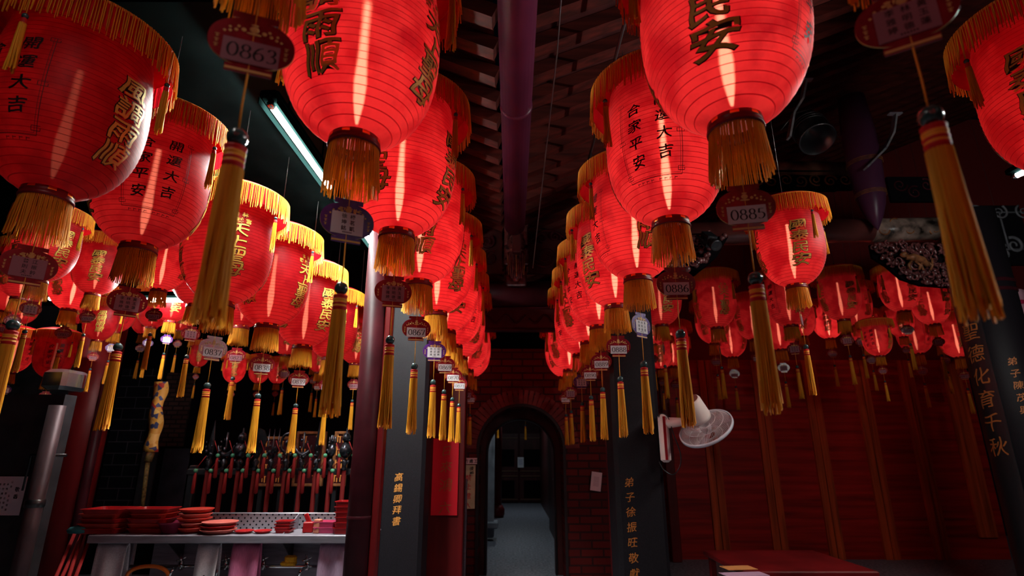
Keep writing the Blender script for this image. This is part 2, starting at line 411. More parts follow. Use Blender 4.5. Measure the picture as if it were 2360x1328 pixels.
def collar_mesh(n):
    mb = MB(); mb.lathe([(.072, .004), (.083, .002), (.084, -.012), (.082, -.024)], n, 0, mats=lambda k, i: 1 if (k == 1 and i % 5 in (0, 1)) else 0)
    mb.lathe([(.086, -.022), (.087, -.028), (.086, -.034), (.072, -.036)], n, 0); return mb.mesh('collar', [COLLAR, GOLDM])
def lamp_mesh(n, i):
    mb = MB(); mb.lathe([(.004, .075), (.008, .10), (.016, .16), (.019, .23), (.013, .32), (.010, .42), (.009, .53)], n, 0, cap0=True)
    mb.lathe([(.022, .53), (.024, .55), (.024, .60), (.006, .61), (.006, .72)], n, 1, cap0=True); return mb.mesh('lamp', [BULB[i], SOCK])
def sidetassel_mesh(seed):
    mb = MB(); mb.tube([(0, 0, 0), (0, 0, -.16)], .0018, 5, 0); mb.ball((0, 0, -.165), .011, 1, 8, 6)
    mb.lathe([(.006, -.174), (.010, -.178), (.010, -.200), (.006, -.204)], 8, 3)
    threads(mb, .009, .013, -.196, -.385, 22, .0055, 2, 3, .08, .0015, seed, .2)
    mb.lathe([(.007, -.198), (.010, -.37)], 8, 2, cap1=True); return mb.mesh('side_tassel', [CORDY, BEAD, YARN, BANDR])
def tassel_mesh(seed, n=54):
    mb = MB(); threads(mb, .019, .0235, -.585, -.885, n, .0058, 0, 6, .06, .002, seed, .10)
    threads(mb, .015, .019, -.585, -.875, n // 2, .0065, 0, 4, .05, .002, seed + 4, .10)
    mb.lathe([(.014, -.585), (.019, -.86)], 10, 0, cap1=True); return mb.mesh('tassel', [YARN])
def bead_mesh():
    mb = MB(); mb.ball((0, 0, -.515), .0205, 0, 16, 12); return mb.mesh('bead', [BEAD])
def binding_mesh():
    mb = MB(); P = [(.008, -.533), (.017, -.536)]
    for k in range(8): z = -.538 - k * .006; P += [(.020 if k % 2 else .0215, z), (.0205, z - .005)]
    P += [(.016, -.588)]
    mb.lathe(P, 16, 0, mats=lambda k, i: 1 if (k // 2) in (3, 4, 6) else 0); return mb.mesh('binding', [BANDR, CORDY])
def cord_mesh():
    mb = MB(); mb.tube([(0, 0, -.18), (0, 0, -.224), (0, 0, -.366), (.0005, .001, -.44), (0, 0, -.50)], .0021, 5); return mb.mesh('cord', [CORDY])
def card_mesh(front, back):
    """oval name card with a tab above and below, gilt print on both faces; faces -y"""
    mb = MB(); c = -.290; T = .0016
    oval = []
    for i in range(48):
        a = 2 * PI * i / 48; oval.append((.084 * math.copysign(abs(math.sin(a)) ** .86, math.sin(a)), c + .060 * math.copysign(abs(math.cos(a)) ** .92, math.cos(a))))
    n = len(oval)
    for y, m, rev in ((-T, 0, True), (T, 1, False)):
        mb.add([(x, y, z) for x, z in oval], [list(range(n))[::-1] if rev else list(range(n))], m)
    mb.add([(x, y, z) for y in (-T, T) for x, z in oval], [(i, (i + 1) % n, n + (i + 1) % n, n + i) for i in range(n)], 2)
    mb.box((0, 0, c + .066), (.090, .003, .016), 0); mb.box((0, 0, c - .066), (.090, .003, .017), 0)
    mb.box((0, -.0020, c - .068), (.089, .001, .006), 2); mb.box((0, .0020, c - .068), (.089, .001, .006), 2)
    for sg in (-1, 1):   # gilt ornament: vase and petals, side characters
        y = sg * (T + .0006)
        mb.ball((0, y, c + .035), .010, 2, 10, 6, (1, .06, .8)); mb.ball((0, y, c + .046), .006, 2, 8, 4, (1.3, .1, .5)); mb.ball((0, y, c + .024), .012, 2, 10, 4, (1.3, .05, .25))
        for s2 in (-1, 1):
            for (x, z, r) in ((.020, .030, .005), (.030, .036, .0035), (.034, .026, .004), (.046, .030, .003), (.045, .021, .0035), (.055, .018, .003)):
                mb.ball((s2 * x, y, c + z), r, 2, 8, 4, (1, .1, 1))
            for z in (.006, -.006, -.018): mb.box((s2 * .067, y, c + z), (.008, .0006, .0018), 2); mb.box((s2 * .067, y, c + z - .003), (.0018, .0006, .008), 2); mb.box((s2 * .0665, y, c + z - .005), (.006, .0006, .0016), 2)
    return mb.mesh('name_card', [front, back, CARDG])
def number_label(num, pap):
    mb = MB(); c = -.314
    mb.box((0, -.0034, c), (.110, .0012, .056), 0)
    digits(mb, num, -.047, c - .0175, .035, lambda x, z: (x, -.0043, z), 1)
    return mb.mesh('number_label', [pap, INK])
def name_label(rows, pap, hdr=True):
    """white sheet with names written in columns, right to left"""
    mb = MB(); c = -.300
    mb.box((0, -.0034, c), (.100, .0012, .074), 0)
    pf = lambda x, z: (x, -.0043, z)
    nc = len(rows)
    for i, r in enumerate(rows):
        flat_text(mb, r, ((nc - 1) / 2 - i) * .026 + .002, c + .004, .017, pf, 1, .01, .0205, True)
    for k in range(6): mb.box((-.012 + k * .005, -.0043, c - .030), (.003, .0004, .0035), 1)
    if hdr: flat_text(mb, '士林慈諴宮'[::-1], .006, c + .0475, .013, pf, 2, .03, .0145)
    return mb.mesh('name_label', [pap, INK, CARDG])
def lettering_mesh():
    K = .245; out = []; mb = MB()
    def flush():
        nonlocal mb
        out.append(mb.mesh('lettering', [GLIT, OUTL, INK])); mb = MB()
    def wrap(phi, off):
        def f(x, z):
            r = RZ(z) + off; a = phi + x / K; return (r * math.sin(a), -r * math.cos(a), z)
        return f
    def big(s, phi, zs, size):
        for ch, z in zip(s, zs):
            w = 1.6 if ch in '安母' else 1.28
            flat_text(mb, ch, 0, z, size, wrap(phi, .0030), 1, .034, slant=True, sx=w)
            flat_text(mb, ch, 0, z, size, wrap(phi, .0050), 0, .010, slant=True, sx=w)
    Z4 = (.44, .345, .25, .155)
    big('風調雨順', 0, Z4, .098); flush()
    big('天上聖母', PI / 2, (.405, .322, .24, .158), .088)
    for s, z, p in (('士林', .505, .05), ('慈諴宮', .465, .046)):
        flat_text(mb, s, 0, z, .034, wrap(PI / 2, .0030), 1, .06, p); flat_text(mb, s, 0, z, .034, wrap(PI / 2, .0045), 0, .03, p)
    flush(); big('國泰民安', PI, Z4, .098); flush()
    ph = PI * 1.5
    for s, x, z0 in (('開運大吉', .058, .47), ('合家平安', -.058, .45)):
        for k, ch in enumerate(s): flat_text(mb, ch, x, z0 - .083 * k, .060, wrap(ph, .0030), 2, .018, slant=True)
    def seg(x0, z0, x1, z1, w, m):
        n = max(1, int(max(abs(x1 - x0), abs(z1 - z0)) / .012)); f = wrap(ph, .0030)
        for k in range(n):
            a, b = k / n, (k + 1) / n; xa, xb = x0 + (x1 - x0) * a, x0 + (x1 - x0) * b; za, zb = z0 + (z1 - z0) * a, z0 + (z1 - z0) * b
            dx, dz = (0, w) if abs(x1 - x0) > abs(z1 - z0) else (w, 0)
            mb.add([f(xa - dx, za - dz), f(xb - dx, zb - dz), f(xb + dx, zb + dz), f(xa + dx, za + dz)], [(0, 1, 2, 3)], m)
    for q, w in ((.125, .0011), (.117, .0007)):
        for sg in (-1, 1): seg(sg * q, .125 + (.125 - q), sg * q, .505, w, 2)
        seg(-q, .125 + (.125 - q), q, .125 + (.125 - q), w, 2)
    for sg in (-1, 1):
        for zc in (.14, .30, .49):
            for (a, b, c2, d) in ((-.014, 0, .014, 0), (-.014, .016, .014, .016), (-.014, 0, -.014, .016), (.014, 0, .014, .010)):
                seg(sg * .121 + a, zc + b, sg * .121 + c2, zc + d, .0011, 2)
        for k in range(4): seg(sg * (.02 + .024 * k), .115, sg * (.02 + .024 * k) + .012, .115, .0011, 2); seg(sg * (.02 + .024 * k), .108, sg * (.02 + .024 * k), .118, .0011, 2)
    flush(); return out

BODY = [body_mesh(72), body_mesh(36)]; CAP = [cap_mesh(64), cap_mesh(32)]
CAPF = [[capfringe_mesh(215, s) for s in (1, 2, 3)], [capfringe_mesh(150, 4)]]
BOTF = [[botfringe_mesh(120, s) for s in (1, 2, 3)], [botfringe_mesh(64, 4)]]
COLLM = collar_mesh(40); LAMP = [lamp_mesh(8, i) for i in range(5)]
SIDT = [sidetassel_mesh(s) for s in (1, 2)]; TASS = [tassel_mesh(s) for s in (1, 2, 3)]
BEADM, BINDM, CORDM = bead_mesh(), binding_mesh(), cord_mesh()
CARD_R, CARD_P = card_mesh(CARDR, CARDP), card_mesh(CARDP, CARDR)
LETT = lettering_mesh()
_nm = {}
def wire_mesh(L):
    k = round(L, 2)
    if k not in _nm:
        mb = MB(); mb.tube([(0, 0, .82), (0, 0, .82 + k)], .0022, 5); mb.tube([(.006 * math.cos(a), 0, .826 + .006 * math.sin(a)) for a in [i * PI / 4 for i in range(8)]], .0015, 4, closed=True)
        _nm[k] = mb.mesh('hanging_wire', [WIRE])
    return _nm[k]
GLYPHNAMES = ['林宗義', '陳美玉', '王志明']
LCOUNT = [0]
ALL = []
def lantern(p, s, panel, alpha, lamp, card, label, group, lod=1, wire=.7, cyaw=None):
    """p: point of the collar top; panel: the writing that faces the camera, alpha degrees to the right of centre"""
    LCOUNT[0] += 1; i = LCOUNT[0]; R = random.Random(i * 17)
    p = Vector(p); fc = -math.atan2(p.x, p.y)
    th = fc + math.radians(alpha) - PI / 2 * panel
    r = thing('paper_lantern', p, label, 'lantern', group, th); r.scale = (s, s, s)
    ALL.append((p, s, label))
    put('lantern_body', BODY[lod], r); [put('lettering', q, r) for q in LETT]; put('cap', CAP[lod], r)
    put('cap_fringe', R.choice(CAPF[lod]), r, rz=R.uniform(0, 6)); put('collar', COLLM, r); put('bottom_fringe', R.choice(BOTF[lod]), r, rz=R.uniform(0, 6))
    put('lamp', LAMP[lamp], r)
    a0 = R.choice((PI / 4, PI / 4 + R.uniform(-.25, .25)))
    for k in range(4):
        a = a0 + k * PI / 2 - th + fc; put('side_tassel', R.choice(SIDT), r, ((BR + .006) * math.sin(a), -(BR + .006) * math.cos(a), .690), R.uniform(0, 6))
    put('hanging_wire', wire_mesh((wire or (4.23 + .42 * (abs(p.x) - .1) - p.z) - .82 * s) / s), r)
    put('cord', CORDM, r)
    if cyaw is None: cyaw = R.uniform(-22, 22)
    kind, txt = card
    cyr = fc + math.radians(cyaw) - th
    pap = PAPER if kind in ('num', 'name') else PAPERDIM
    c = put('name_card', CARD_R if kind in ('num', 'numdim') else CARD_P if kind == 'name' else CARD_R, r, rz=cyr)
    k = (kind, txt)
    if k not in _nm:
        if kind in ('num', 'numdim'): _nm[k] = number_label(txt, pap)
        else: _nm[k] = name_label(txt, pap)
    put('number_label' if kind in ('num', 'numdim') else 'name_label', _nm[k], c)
    t = put('tassel', R.choice(TASS), r, rz=R.uniform(0, 6))
    put('bead', BEADM, t); put('binding', BINDM, t)
    return r
# ------------------------------------------------------------------ the setting
def quad(name, pts, m, thick=.06, n=None):
    """a wall or slab: four corner points extruded away along the normal n"""
    pts = [Vector(p) for p in pts]; n = Vector(n); b = MB()
    b.add(pts + [p + n * thick for p in pts], [(0, 1, 2, 3), (7, 6, 5, 4), (0, 4, 5, 1), (1, 5, 6, 2), (2, 6, 7, 3), (3, 7, 4, 0)]); return b.obj(name, m)
struct(quad('floor', [(-9, -3, 0), (10, -3, 0), (10, 21, 0), (-9, 21, 0)], FLOORM, .1, (0, 0, -1)))
# back wall of brick with the round-headed passage
AX, AY, AR, ASP = .125, 7.9, .575, 1.657     # centre, front face, radius, springing height
BRICK = brick_mat('red_brick', (.11, .010, .009), (.06, .007, .007), (.03, .009, .009), 1, .30, .10)
BRICKD = brick_mat('dark_small_brick', (.075, .03, .026), (.04, .018, .018), (.02, .012, .012), 1, .16, .065, .35)
def arch_wall(name, x0, x1, z1, y0, y1, cx, r, sp, m):
    b = MB(); n = 28
    arc = [(cx - r * math.cos(PI * i / n), sp + r * math.sin(PI * i / n)) for i in range(n + 1)]
    for y, rev in ((y0, False), (y1, True)):
        def q(poly):
            b.add([(x, y, z) for x, z in poly], [list(range(len(poly)))[::-1] if rev else list(range(len(poly)))])
        q([(x0, 0), (cx - r, 0), (cx - r, sp), (x0, sp)]); q([(cx + r, 0), (x1, 0), (x1, sp), (cx + r, sp)])
        q([(x0, sp), (cx - r, sp), (cx - r, z1), (x0, z1)]); q([(cx + r, sp), (x1, sp), (x1, z1), (cx + r, z1)])
        for i in range(n): q([arc[i], arc[i + 1], (arc[i + 1][0], z1), (arc[i][0], z1)])
    path = [(cx - r, 0)] + arc + [(cx + r, 0)]
    for (xa, za), (xb, zb) in zip(path, path[1:]): b.add([(xa, y0, za), (xb, y0, zb), (xb, y1, zb), (xa, y1, za)], [(0, 1, 2, 3)])
    for (xa, za, xb, zb) in ((x0, 0, x0, z1), (x0, z1, x1, z1), (x1, z1, x1, 0)): b.add([(xa, y0, za), (xb, y0, zb), (xb, y1, zb), (xa, y1, za)], [(0, 1, 2, 3)])
    return struct(b.obj(name, m))
arch_wall('wall_back', -1.75, 2.05, 3.05, AY, AY + .45, AX, AR, ASP, BRICK)
arch_wall('wall_passage', -1.2, 1.5, 3.05, AY + .46, AY + .62, AX, AR - .10, ASP - .06, DARKWOOD)
def arch_ring(name, r0, r1, y0, y1, sp, m, n=26):
    b = MB()
    P0 = [(AX - r0, 0)] + [(AX - r0 * math.cos(PI * i / n), sp + r0 * math.sin(PI * i / n)) for i in range(n + 1)] + [(AX + r0, 0)]
    P1 = [(AX - r1, 0)] + [(AX - r1 * math.cos(PI * i / n), sp + r1 * math.sin(PI * i / n)) for i in range(n + 1)] + [(AX + r1, 0)]
    for i in range(len(P0) - 1):
        a, c, d, e = P0[i], P0[i + 1], P1[i + 1], P1[i]
        vs = [(x, y, z) for y in (y0, y1) for x, z in (a, c, d, e)]
        b.add(vs, [(0, 1, 2, 3), (7, 6, 5, 4), (0, 4, 5, 1), (2, 6, 7, 3), (0, 3, 7, 4), (1, 5, 6, 2)])
    return struct(b.obj(name, m))
arch_ring('trim_1', AR, AR + .035, AY - .02, AY - .002, ASP, STONER)
arch_ring('trim_2', AR - .10, AR - .075, AY + .44, AY + .455, ASP - .06, STONE)
b = MB()   # brick courses standing on end around the arch
for i in range(31):
    a = PI * (i + .5) / 31; M = Matrix.Translation((AX, 0, ASP)) @ Matrix.Rotation(-(PI / 2 - (PI - a)), 4, 'Y')
    r0 = AR + .04; vs = [M @ Vector((x, y, z)) for x in (-.028, .028) for y in (AY - .012, AY - .001) for z in (r0, r0 + .19)]
    b.add(vs, [(0, 1, 3, 2), (4, 6, 7, 5), (0, 4, 5, 1), (2, 3, 7, 6), (0, 2, 6, 4), (1, 5, 7, 3)])
struct(b.obj('trim_3', mat('arch_brick', (.13, .016, .014), .7, noise=(4, .5))))
struct(quad('wall_back_upper', [(-9, 8.6, 3.02), (2.1, 8.6, 3.02), (2.1, 8.6, 8), (-9, 8.6, 8)], BLACKM, .1, (0, 1, 0)))
# passage behind the arch
struct(quad('wall_passage_left', [(-1.2, 8.6, 0), (-1.2, 19.8, 0), (-1.2, 19.8, 3.2), (-1.2, 8.6, 3.2)], PLASTER, .1, (-1, 0, 0)))
struct(quad('wall_passage_right', [(.95, 8.6, 0), (.95, 19.8, 0), (.95, 19.8, 3.2), (.95, 8.6, 3.2)], DARKWOOD, .1, (1, 0, 0)))
struct(quad('ceiling_passage', [(-1.2, 8.6, 3.4), (.95, 8.6, 3.4), (.95, 19.8, 3.4), (-1.2, 19.8, 3.4)], DARKWOOD, .1, (0, 0, 1)))
struct(quad('wall_far_end', [(-1.6, 19.8, 0), (1.6, 19.8, 0), (1.6, 19.8, 3.4), (-1.6, 19.8, 3.4)], LACQ, .1, (0, 1, 0)))
# right wall of wooden boards with battens, and the plaster above it
PY = 9.5
bb = MB(); R = random.Random(3)
bb.box((4.95, PY + .05, 1.575), (5.8, .06, 3.15), 0)
for z in (.6, 1.18, 1.65, 2.15, 2.65): bb.box((4.95, PY + .017, z), (5.76, .006, .006), 0)
for px in (1640, 1767, 1888, 2008, 2118):
    p = at(px, 1000, Y=PY - .02)
    for sx in (-.062, .062): bb.box((p.x + sx, PY, 1.57), (.112, .045, 3.14), 1)
bb.box((at(2205, 1000, Y=PY).x + .12, PY - .02, 1.7), (.28, .05, 2.75), 1)
struct(bb.obj('wall_right', [PANELW, PANELB]))
struct(quad('wall_right_upper', [(1.9, PY + .1, 3.15), (11, PY + .1, 3.15), (11, PY + .1, 8), (1.9, PY + .1, 8)], mat('dark_red_wall', (.16, .014, .014), .7), .1, (0, 1, 0)))  # one even dark red over the whole upper wall
struct(quad('wall_right_end', [(6.6, -3, 0), (10.6, 9.5, 0), (10.6, 9.5, 8), (6.6, -3, 8)], BLACKM, .1, (1, 0, 0)))
# left wall
LY = 8.4
struct(quad('wall_left', [(-9, LY, 0), (-1.7, LY, 0), (-1.7, LY, 6), (-9, LY, 6)], BLACKM, .1, (0, 1, 0)))
def patch(name, px0, px1, py0, py1, m, y=LY - .03, th=.03):
    c0 = at((px0 + px1) / 2, py0, Y=y); c1 = at((px0 + px1) / 2, py1, Y=y)
    xa = at(px0, (py0 + py1) / 2, Y=y).x; xb = at(px1, (py0 + py1) / 2, Y=y).x
    b = MB(); b.box(((xa + xb) / 2, y, (c0.z + c1.z) / 2), (xb - xa, th, c0.z - c1.z)); return struct(b.obj(name, m))
patch('trim_4', 372, 436, 860, 1030, BRICKD)
patch('trim_5', 250, 330, 850, 1190, brick_mat('dark_tile_light_joint', (.006, .006, .008), (.009, .008, .011), (.05, .042, .052), 1, .34, .16, .4, .006))
patch('trim_6', 318, 352, 1030, 1190, PLASTER); patch('trim_7', 368, 436, 1034, 1190, mat('dark_slate_board', (.03, .03, .042), .6, noise=(5, .4)))
patch('trim_8', 440, 640, 900, 1190, BLACKM if 1 else brick_mat('slate_tiles', (.010, .011, .015), (.007, .008, .011), (.004, .004, .005), 1, .3, .12, .4))
WL = 7.6
wl = MB(); wl.box((-7.5, WL, 1.8), (3.0, .1, 3.6)); struct(wl.obj('wall_left_near', PLASTER))
# roof: two slopes rising away from the valley pipe, with round battens
rf = MB()
for sg in (-1, 1):
    xs = [.12, 11.0]; z0 = 4.15; sl = .42
    rf.add([(sg * x, y, z0 + .12 + sl * (x - .1)) for y in (-3, 9.6) for x in xs], [(0, 1, 3, 2)], 0)
    for k in range(43):
        y = -2.6 + k * .285
        M = Matrix.Translation((sg * 3.46, y, z0 + .06 + sl * 3.36)) @ Matrix.Rotation(-sg * math.atan(sl), 4, 'Y')
        vs = [M @ Vector((x, yy, zz)) for x in (-3.64 * sg, 8.0 * sg) for yy in (-.055, .055) for zz in (-.05, .05)]
        rf.add(vs, [(0, 1, 3, 2), (4, 6, 7, 5), (0, 4, 5, 1), (2, 3, 7, 6), (0, 2, 6, 4), (1, 5, 7, 3)], 1)
struct(rf.obj('ceiling', [DARKWOOD, ROOFW]))
# valley pipe
b = MB(); b.tube([(.03, -2.5, 4.0), (.03, 5.62, 4.0)], .112, 24)
for y in (1.9, 3.4): b.tube([(.03, y, 4.0), (.03, y + .05, 4.0)], .117, 24)
tag(b.obj('valley_gutter_pipe', mat('purple_pipe_paint', (.10, .016, .042), .35, noise=(3, .25))), 'long dull purple round pipe running overhead along the roof valley above the aisle', 'pipe')
b = MB(); b.tube([(.24, .9, 4.15), (.235, 2.4, 3.6), (.20, 5.0, 3.3)], .004, 6)
tag(b.obj('thin_wire', WIRE), 'thin dark wire hanging slack beside the purple overhead pipe', 'wire')
# cross lintel over the aisle: round log, moulded board
BY = 6.35
b = MB(); b.tube([(-1.4, BY, 3.42), (1.3, BY, 3.42)], .16, 24)
tag(b.obj('round_crossbeam', LACQ), 'dark lacquered round log crossing the aisle below the carved bracket', 'beam')
lint = thing('lintel_board', (0, BY, 0), 'dark moulded lintel board crossing the aisle under the round log', 'beam')
b = MB(); b.box((-.05, 0, 3.12), (2.6, .07, .27)); b.obj('board', DARKWOOD, lint)
b = MB(); b.cbox((-.05, -.005, 2.985), (2.6, .10, .035), .008); b.cbox((-.05, -.005, 3.245), (2.6, .10, .03), .008); b.obj('moulding', LACQ, lint)
b = MB()
for k in range(5):
    x0 = -1.3 + k * .5
    b.tube([(x0 + .02 * i, -.045, 3.11 + .05 * math.sin(PI * i / 12 * 2 + k)) for i in range(24)], .012, 6)
b.obj('relief', LACQ, lint)

# ------------------------------------------------------------------ carving helpers
def spiral(mb, c, r, turns, y, th, mat=0, flip=1, a0=0):
    pts = []
    for i in range(30):
        t = i / 29; q = a0 + flip * turns * 2 * PI * t; rr = r * (1 - .82 * t); pts.append((c[0] + rr * math.cos(q), y, c[1] + rr * math.sin(q)))
    mb.tube(pts, lambda k: th * (1 - .5 * k / 29), 7, mat)
# carved bracket (leaning figure on a bracket) hanging in the middle of the aisle
cb = thing('carved_hanging_bracket', (.05, 6.08, 0), 'dark carved bracket with a seated figure above the middle of the aisle', 'carving')
b = MB()
b.cbox((-.115, .02, 3.98), (.055, .10, .56), .015); b.cbox((.115, .02, 3.98), (.055, .10, .56), .015)
b.cbox((0, .05, 3.86), (.24, .06, .80), .015)
for sg in (-1, 1): spiral(b, (sg * .115, 4.22), .05, 1.4, -.03, .018, 0, sg, PI / 2)
b.obj('back_plate', CARVE, cb)
b = MB()   # figure: one flowing robe with folds, hands, head
pr = [(.030, 3.50), (.075, 3.56), (.092, 3.70), (.098, 3.80), (.125, 3.90), (.115, 3.98), (.085, 4.06), (.045, 4.10), (.032, 4.115)]
M = Matrix.Diagonal((1, .75, 1, 1)); b.lathe([(r * (1 + 0), z) for r, z in pr], 28, 0, M=M)
for k in range(7):
    x = -.075 + .025 * k; b.tube([(x * .75, -.05 - .02 * math.cos(x * 12), 3.52), (x, -.068, 3.66), (x * 1.05, -.07, 3.80), (x * .7, -.075, 3.88)], .008, 6, 0)
b.tube([(-.12, -.02, 3.93), (-.09, -.075, 3.85), (-.03, -.10, 3.87), (.03, -.10, 3.87), (.09, -.075, 3.85), (.12, -.02, 3.93)], .024, 8, 0)
b.ball((0, -.10, 3.89), .030, 0, 10, 8)
b.ball((0, -.02, 4.155), .046, 0, 16, 12, (1, 1, 1.18)); b.ball((0, -.066, 4.15), .008, 0); b.ball((0, -.02, 4.215), .022, 0, 10, 8)
for sg in (-1, 1): b.ball((sg * .016, -.062, 4.165), .006, 0); b.ball((sg * .047, -.02, 4.15), .011, 0)
b.obj('carved_figure', CARVE, cb)
b = MB()
b.tube([(-.085, -.075, 3.56), (-.10, -.08, 3.80)], .006, 6); b.tube([(.085, -.075, 3.56), (.10, -.08, 3.80)], .006, 6); b.tube([(0, -.085, 3.54), (0, -.088, 3.80)], .010, 6)
b.tube([(-.05 + .01 * i, -.105, 3.90 - .02 * math.sin(PI * i / 10)) for i in range(11)], .005, 6); b.obj('gilt_trim', CARVG, cb)
post = thing('hanging_post', (.05, 5.75, 0), 'brown square hanging post with collars in front of the carved bracket', 'post')
b = MB(); b.cbox((0, 0, 4.10), (.10, .10, .75), .012); b.obj('shaft', DARKWOOD, post)
b = MB(); b.cbox((0, 0, 4.26), (.26, .17, .10), .02); b.cbox((0, 0, 4.12), (.15, .15, .05), .015); b.cbox((0, -.01, 4.44), (.15, .15, .07), .02); b.obj('bearing_block', mat('brown_block', (.10, .06, .035), .4, noise=(9, .4)), post)
b = MB(); b.lathe([(.05, 4.45), (.055, 4.6), (.05, 4.72), (.03, 4.78), (.004, 4.79)], 20, 0, cap0=True); b.obj('finial', BLACK, post)
sc = thing('scroll_carving', (0, 6.2, 0), 'dark pierced scroll carving on the right of the aisle bracket', 'carving')
b = MB(); b.box((.62, .06, 3.93), (.86, .03, .56)); b.obj('board', DARKWOOD, sc)
b = MB(); R = random.Random(5)
for (x, z, r, fl) in ((.40, 3.86, .14, 1), (.66, 3.93, .11, -1), (.36, 4.10, .09, -1), (.52, 4.12, .07, 1), (.82, 4.06, .12, 1), (.80, 3.84, .09, -1), (.58, 3.76, .06, 1)): spiral(b, (x, z), r, 1.6, .02, .018, 0, fl, R.uniform(0, 6))
b.tube([(.22 + .05 * i, .02, 4.0 + .20 * math.sin(i * .28 + .3)) for i in range(17)], .02, 7); b.obj('scrollwork', LACQ, sc)
sc2 = thing('scroll_carving', (0, 6.2, 0), 'dark scroll carving on the left of the aisle bracket, behind the lanterns', 'carving')
b = MB(); b.box((-.52, .06, 3.93), (.80, .03, .56)); b.obj('board', DARKWOOD, sc2)
b = MB()
for (x, z, r, fl) in ((-.26, 3.84, .10, 1), (-.30, 4.05, .09, -1), (-.52, 3.93, .14, 1), (-.75, 4.03, .11, -1)): spiral(b, (x, z), r, 1.6, .02, .018, 0, fl, 1)
b.obj('scrollwork', LACQ, sc2)

# ------------------------------------------------------------------ pillars
def pillar(name, pxc, py, Y, wid, dep, m, label, h=4.3):
    p = at(pxc, py, Y=Y); r = thing(name, (p.x, Y + dep / 2, 0), label, 'pillar')
    b = MB(); b.cbox((0, 0, h / 2 + .1), (wid, dep, h - .2), .035); b.obj('shaft', m, r)
    b = MB(); b.cbox((0, 0, .1), (wid + .12, dep + .12, .2), .03); b.obj('plinth', m, r)
    return r, p
pl, p = pillar('stone_pillar', 925, 1150, 5.6, .42, .42, STONE, 'dark square granite pillar with gilt inscription left of the red banner')
b = MB(); flat_text(b, '高錫卿拜書', 0, 0, .082, lambda x, z: (x - .035, -.2125, at(914, 1150, Y=5.6).z + z), 0, .004, .098, True, True); b.obj('inscription', GILT, pl)
b = MB(); b.cbox((-.235, .06, 2.2), (.07, .30, 4.2), .012); b.obj('side_strip', STONER, pl)
b = MB(); flat_text(b, '昭和丁丑', 0, 0, .06, lambda x, z: (-.235 + x, -.0925, at(868, 1135, Y=5.6).z + z), 0, .004, .09, True, True); b.obj('side_inscription', mat('faded_gilt', (.30, .10, .03), .5), pl)
pr_, p = pillar('stone_pillar', 1478, 1150, 5.0, .42, .42, STONE, 'dark square granite pillar with gilt inscription carrying the wall fan')
b = MB(); flat_text(b, '弟子徐振旺敬獻', 0, 0, .082, lambda x, z: (x - .095, -.2125, at(1447, 1215, Y=5.0).z + z), 0, .004, .118, True, True); b.obj('inscription', mat('dim_gilt', (.42, .14, .03), .45), pr_)
# red posts
def post_thing(name, pxc, py, Y, wid, m, label, h=4.2, rnd=False):
    p = at(pxc, py, Y=Y); b = MB()
    if not rnd: b.cbox((0, 0, h / 2), (wid, wid * .6, h), .01); return tag(b.obj(name, m, None, (p.x, Y, 0)), label, 'post')
    r = thing(name, (p.x, Y, 0), label, 'post')
    if rnd: b.lathe([(wid / 2, 0), (wid / 2, h)], 28, 0, True, True)
    else: b.cbox((0, 0, h / 2), (wid, wid * .6, h), .01)
    b.obj('shaft', m, r); return r
q = post_thing('round_red_column', 829, 1200, 3.95, .165, LACQ, 'slim dark red round column in front of the washstand end', 3.3, True)
b = MB(); b.lathe([(.084, 1.18), (.087, 1.185), (.087, 1.20), (.084, 1.205)], 28, 0); b.obj('ring', LACQ, q)
b = MB(); b.cbox((.105, .02, 1.65), (.045, .10, 3.3), .008); b.obj('side_board', REDLACQ, q)
post_thing('banner_post', 1029, 1150, 6.55, .40, REDLACQ, 'broad dark red wooden post carrying the red couplet banner', 2.5)
post_thing('red_wooden_post', 1411, 1150, 6.15, .085, REDLACQ, 'thin red wooden post beside the fan pillar', 3.6)
post_thing('red_wooden_post', 1549, 1150, 9.3, .15, REDLACQ, 'thin red wooden post right of the fan pillar, edging the board wall', 3.0)
b = MB(); p = at(984, 1100, Y=6.7); b.cbox((p.x, 6.7, 1.6), (.075, .05, 3.1), .01); tag(b.obj('steel_edge_strip', STEEL), 'pale grey metal strip left of the red banner post', 'strip')
b = MB(); p = at(1068, 1260, Y=7.2); b.cbox((p.x, 7.2, .65), (.06, .06, 1.3), .01); tag(b.obj('steel_edge_post', STEEL), 'short grey metal post just right of the red banner post', 'post')
# wide red column and pipe at far left
p = at(160, 1150, Y=5.9); c = thing('round_red_column', (p.x, 5.9, 0), 'wide dark red round column left of the washstand', 'column')
b = MB(); b.lathe([(.20, 0), (.20, 3.6)], 32, 0, True, True); b.obj('shaft', REDLACQ, c)
b = MB(); b.tube([(.22, -.12, 0), (.22, -.12, 2.35)], .045, 14); b.obj('conduit', LACQ, c)
p = at(83, 1150, Y=4.3); c = thing('drain_pipe', (p.x, 4.3, 0), 'grey metal drain pipe standing at the far left wall', 'pipe')
b = MB(); b.lathe([(.055, 0), (.055, 1.95)], 24, 0, True, True); b.obj('pipe', mat('grey_red_metal', (.075, .045, .05), .45, .3, noise=(5, .3)), c)
b = MB()
for z in (at(83, 1170, Y=4.3).z,): b.lathe([(.056, z), (.062, z + .005), (.062, z + .05), (.056, z + .055)], 24, 0)
b.obj('clamp', BLACK, c); b = MB()
z = at(83, 1050, Y=4.3).z; b.tube([(.11, .05, z), (-.15, .05, z), (-.15, .05, z - .25)], .012, 8); b.obj('bracket', BLACK, c)
wx = at(140, 1000, Y=4.4).x; wl = MB(); wl.box((wx - 1.2, 4.42, 1.02), (2.4, .12, 2.04)); struct(wl.obj('wall_left_front', PLASTER))
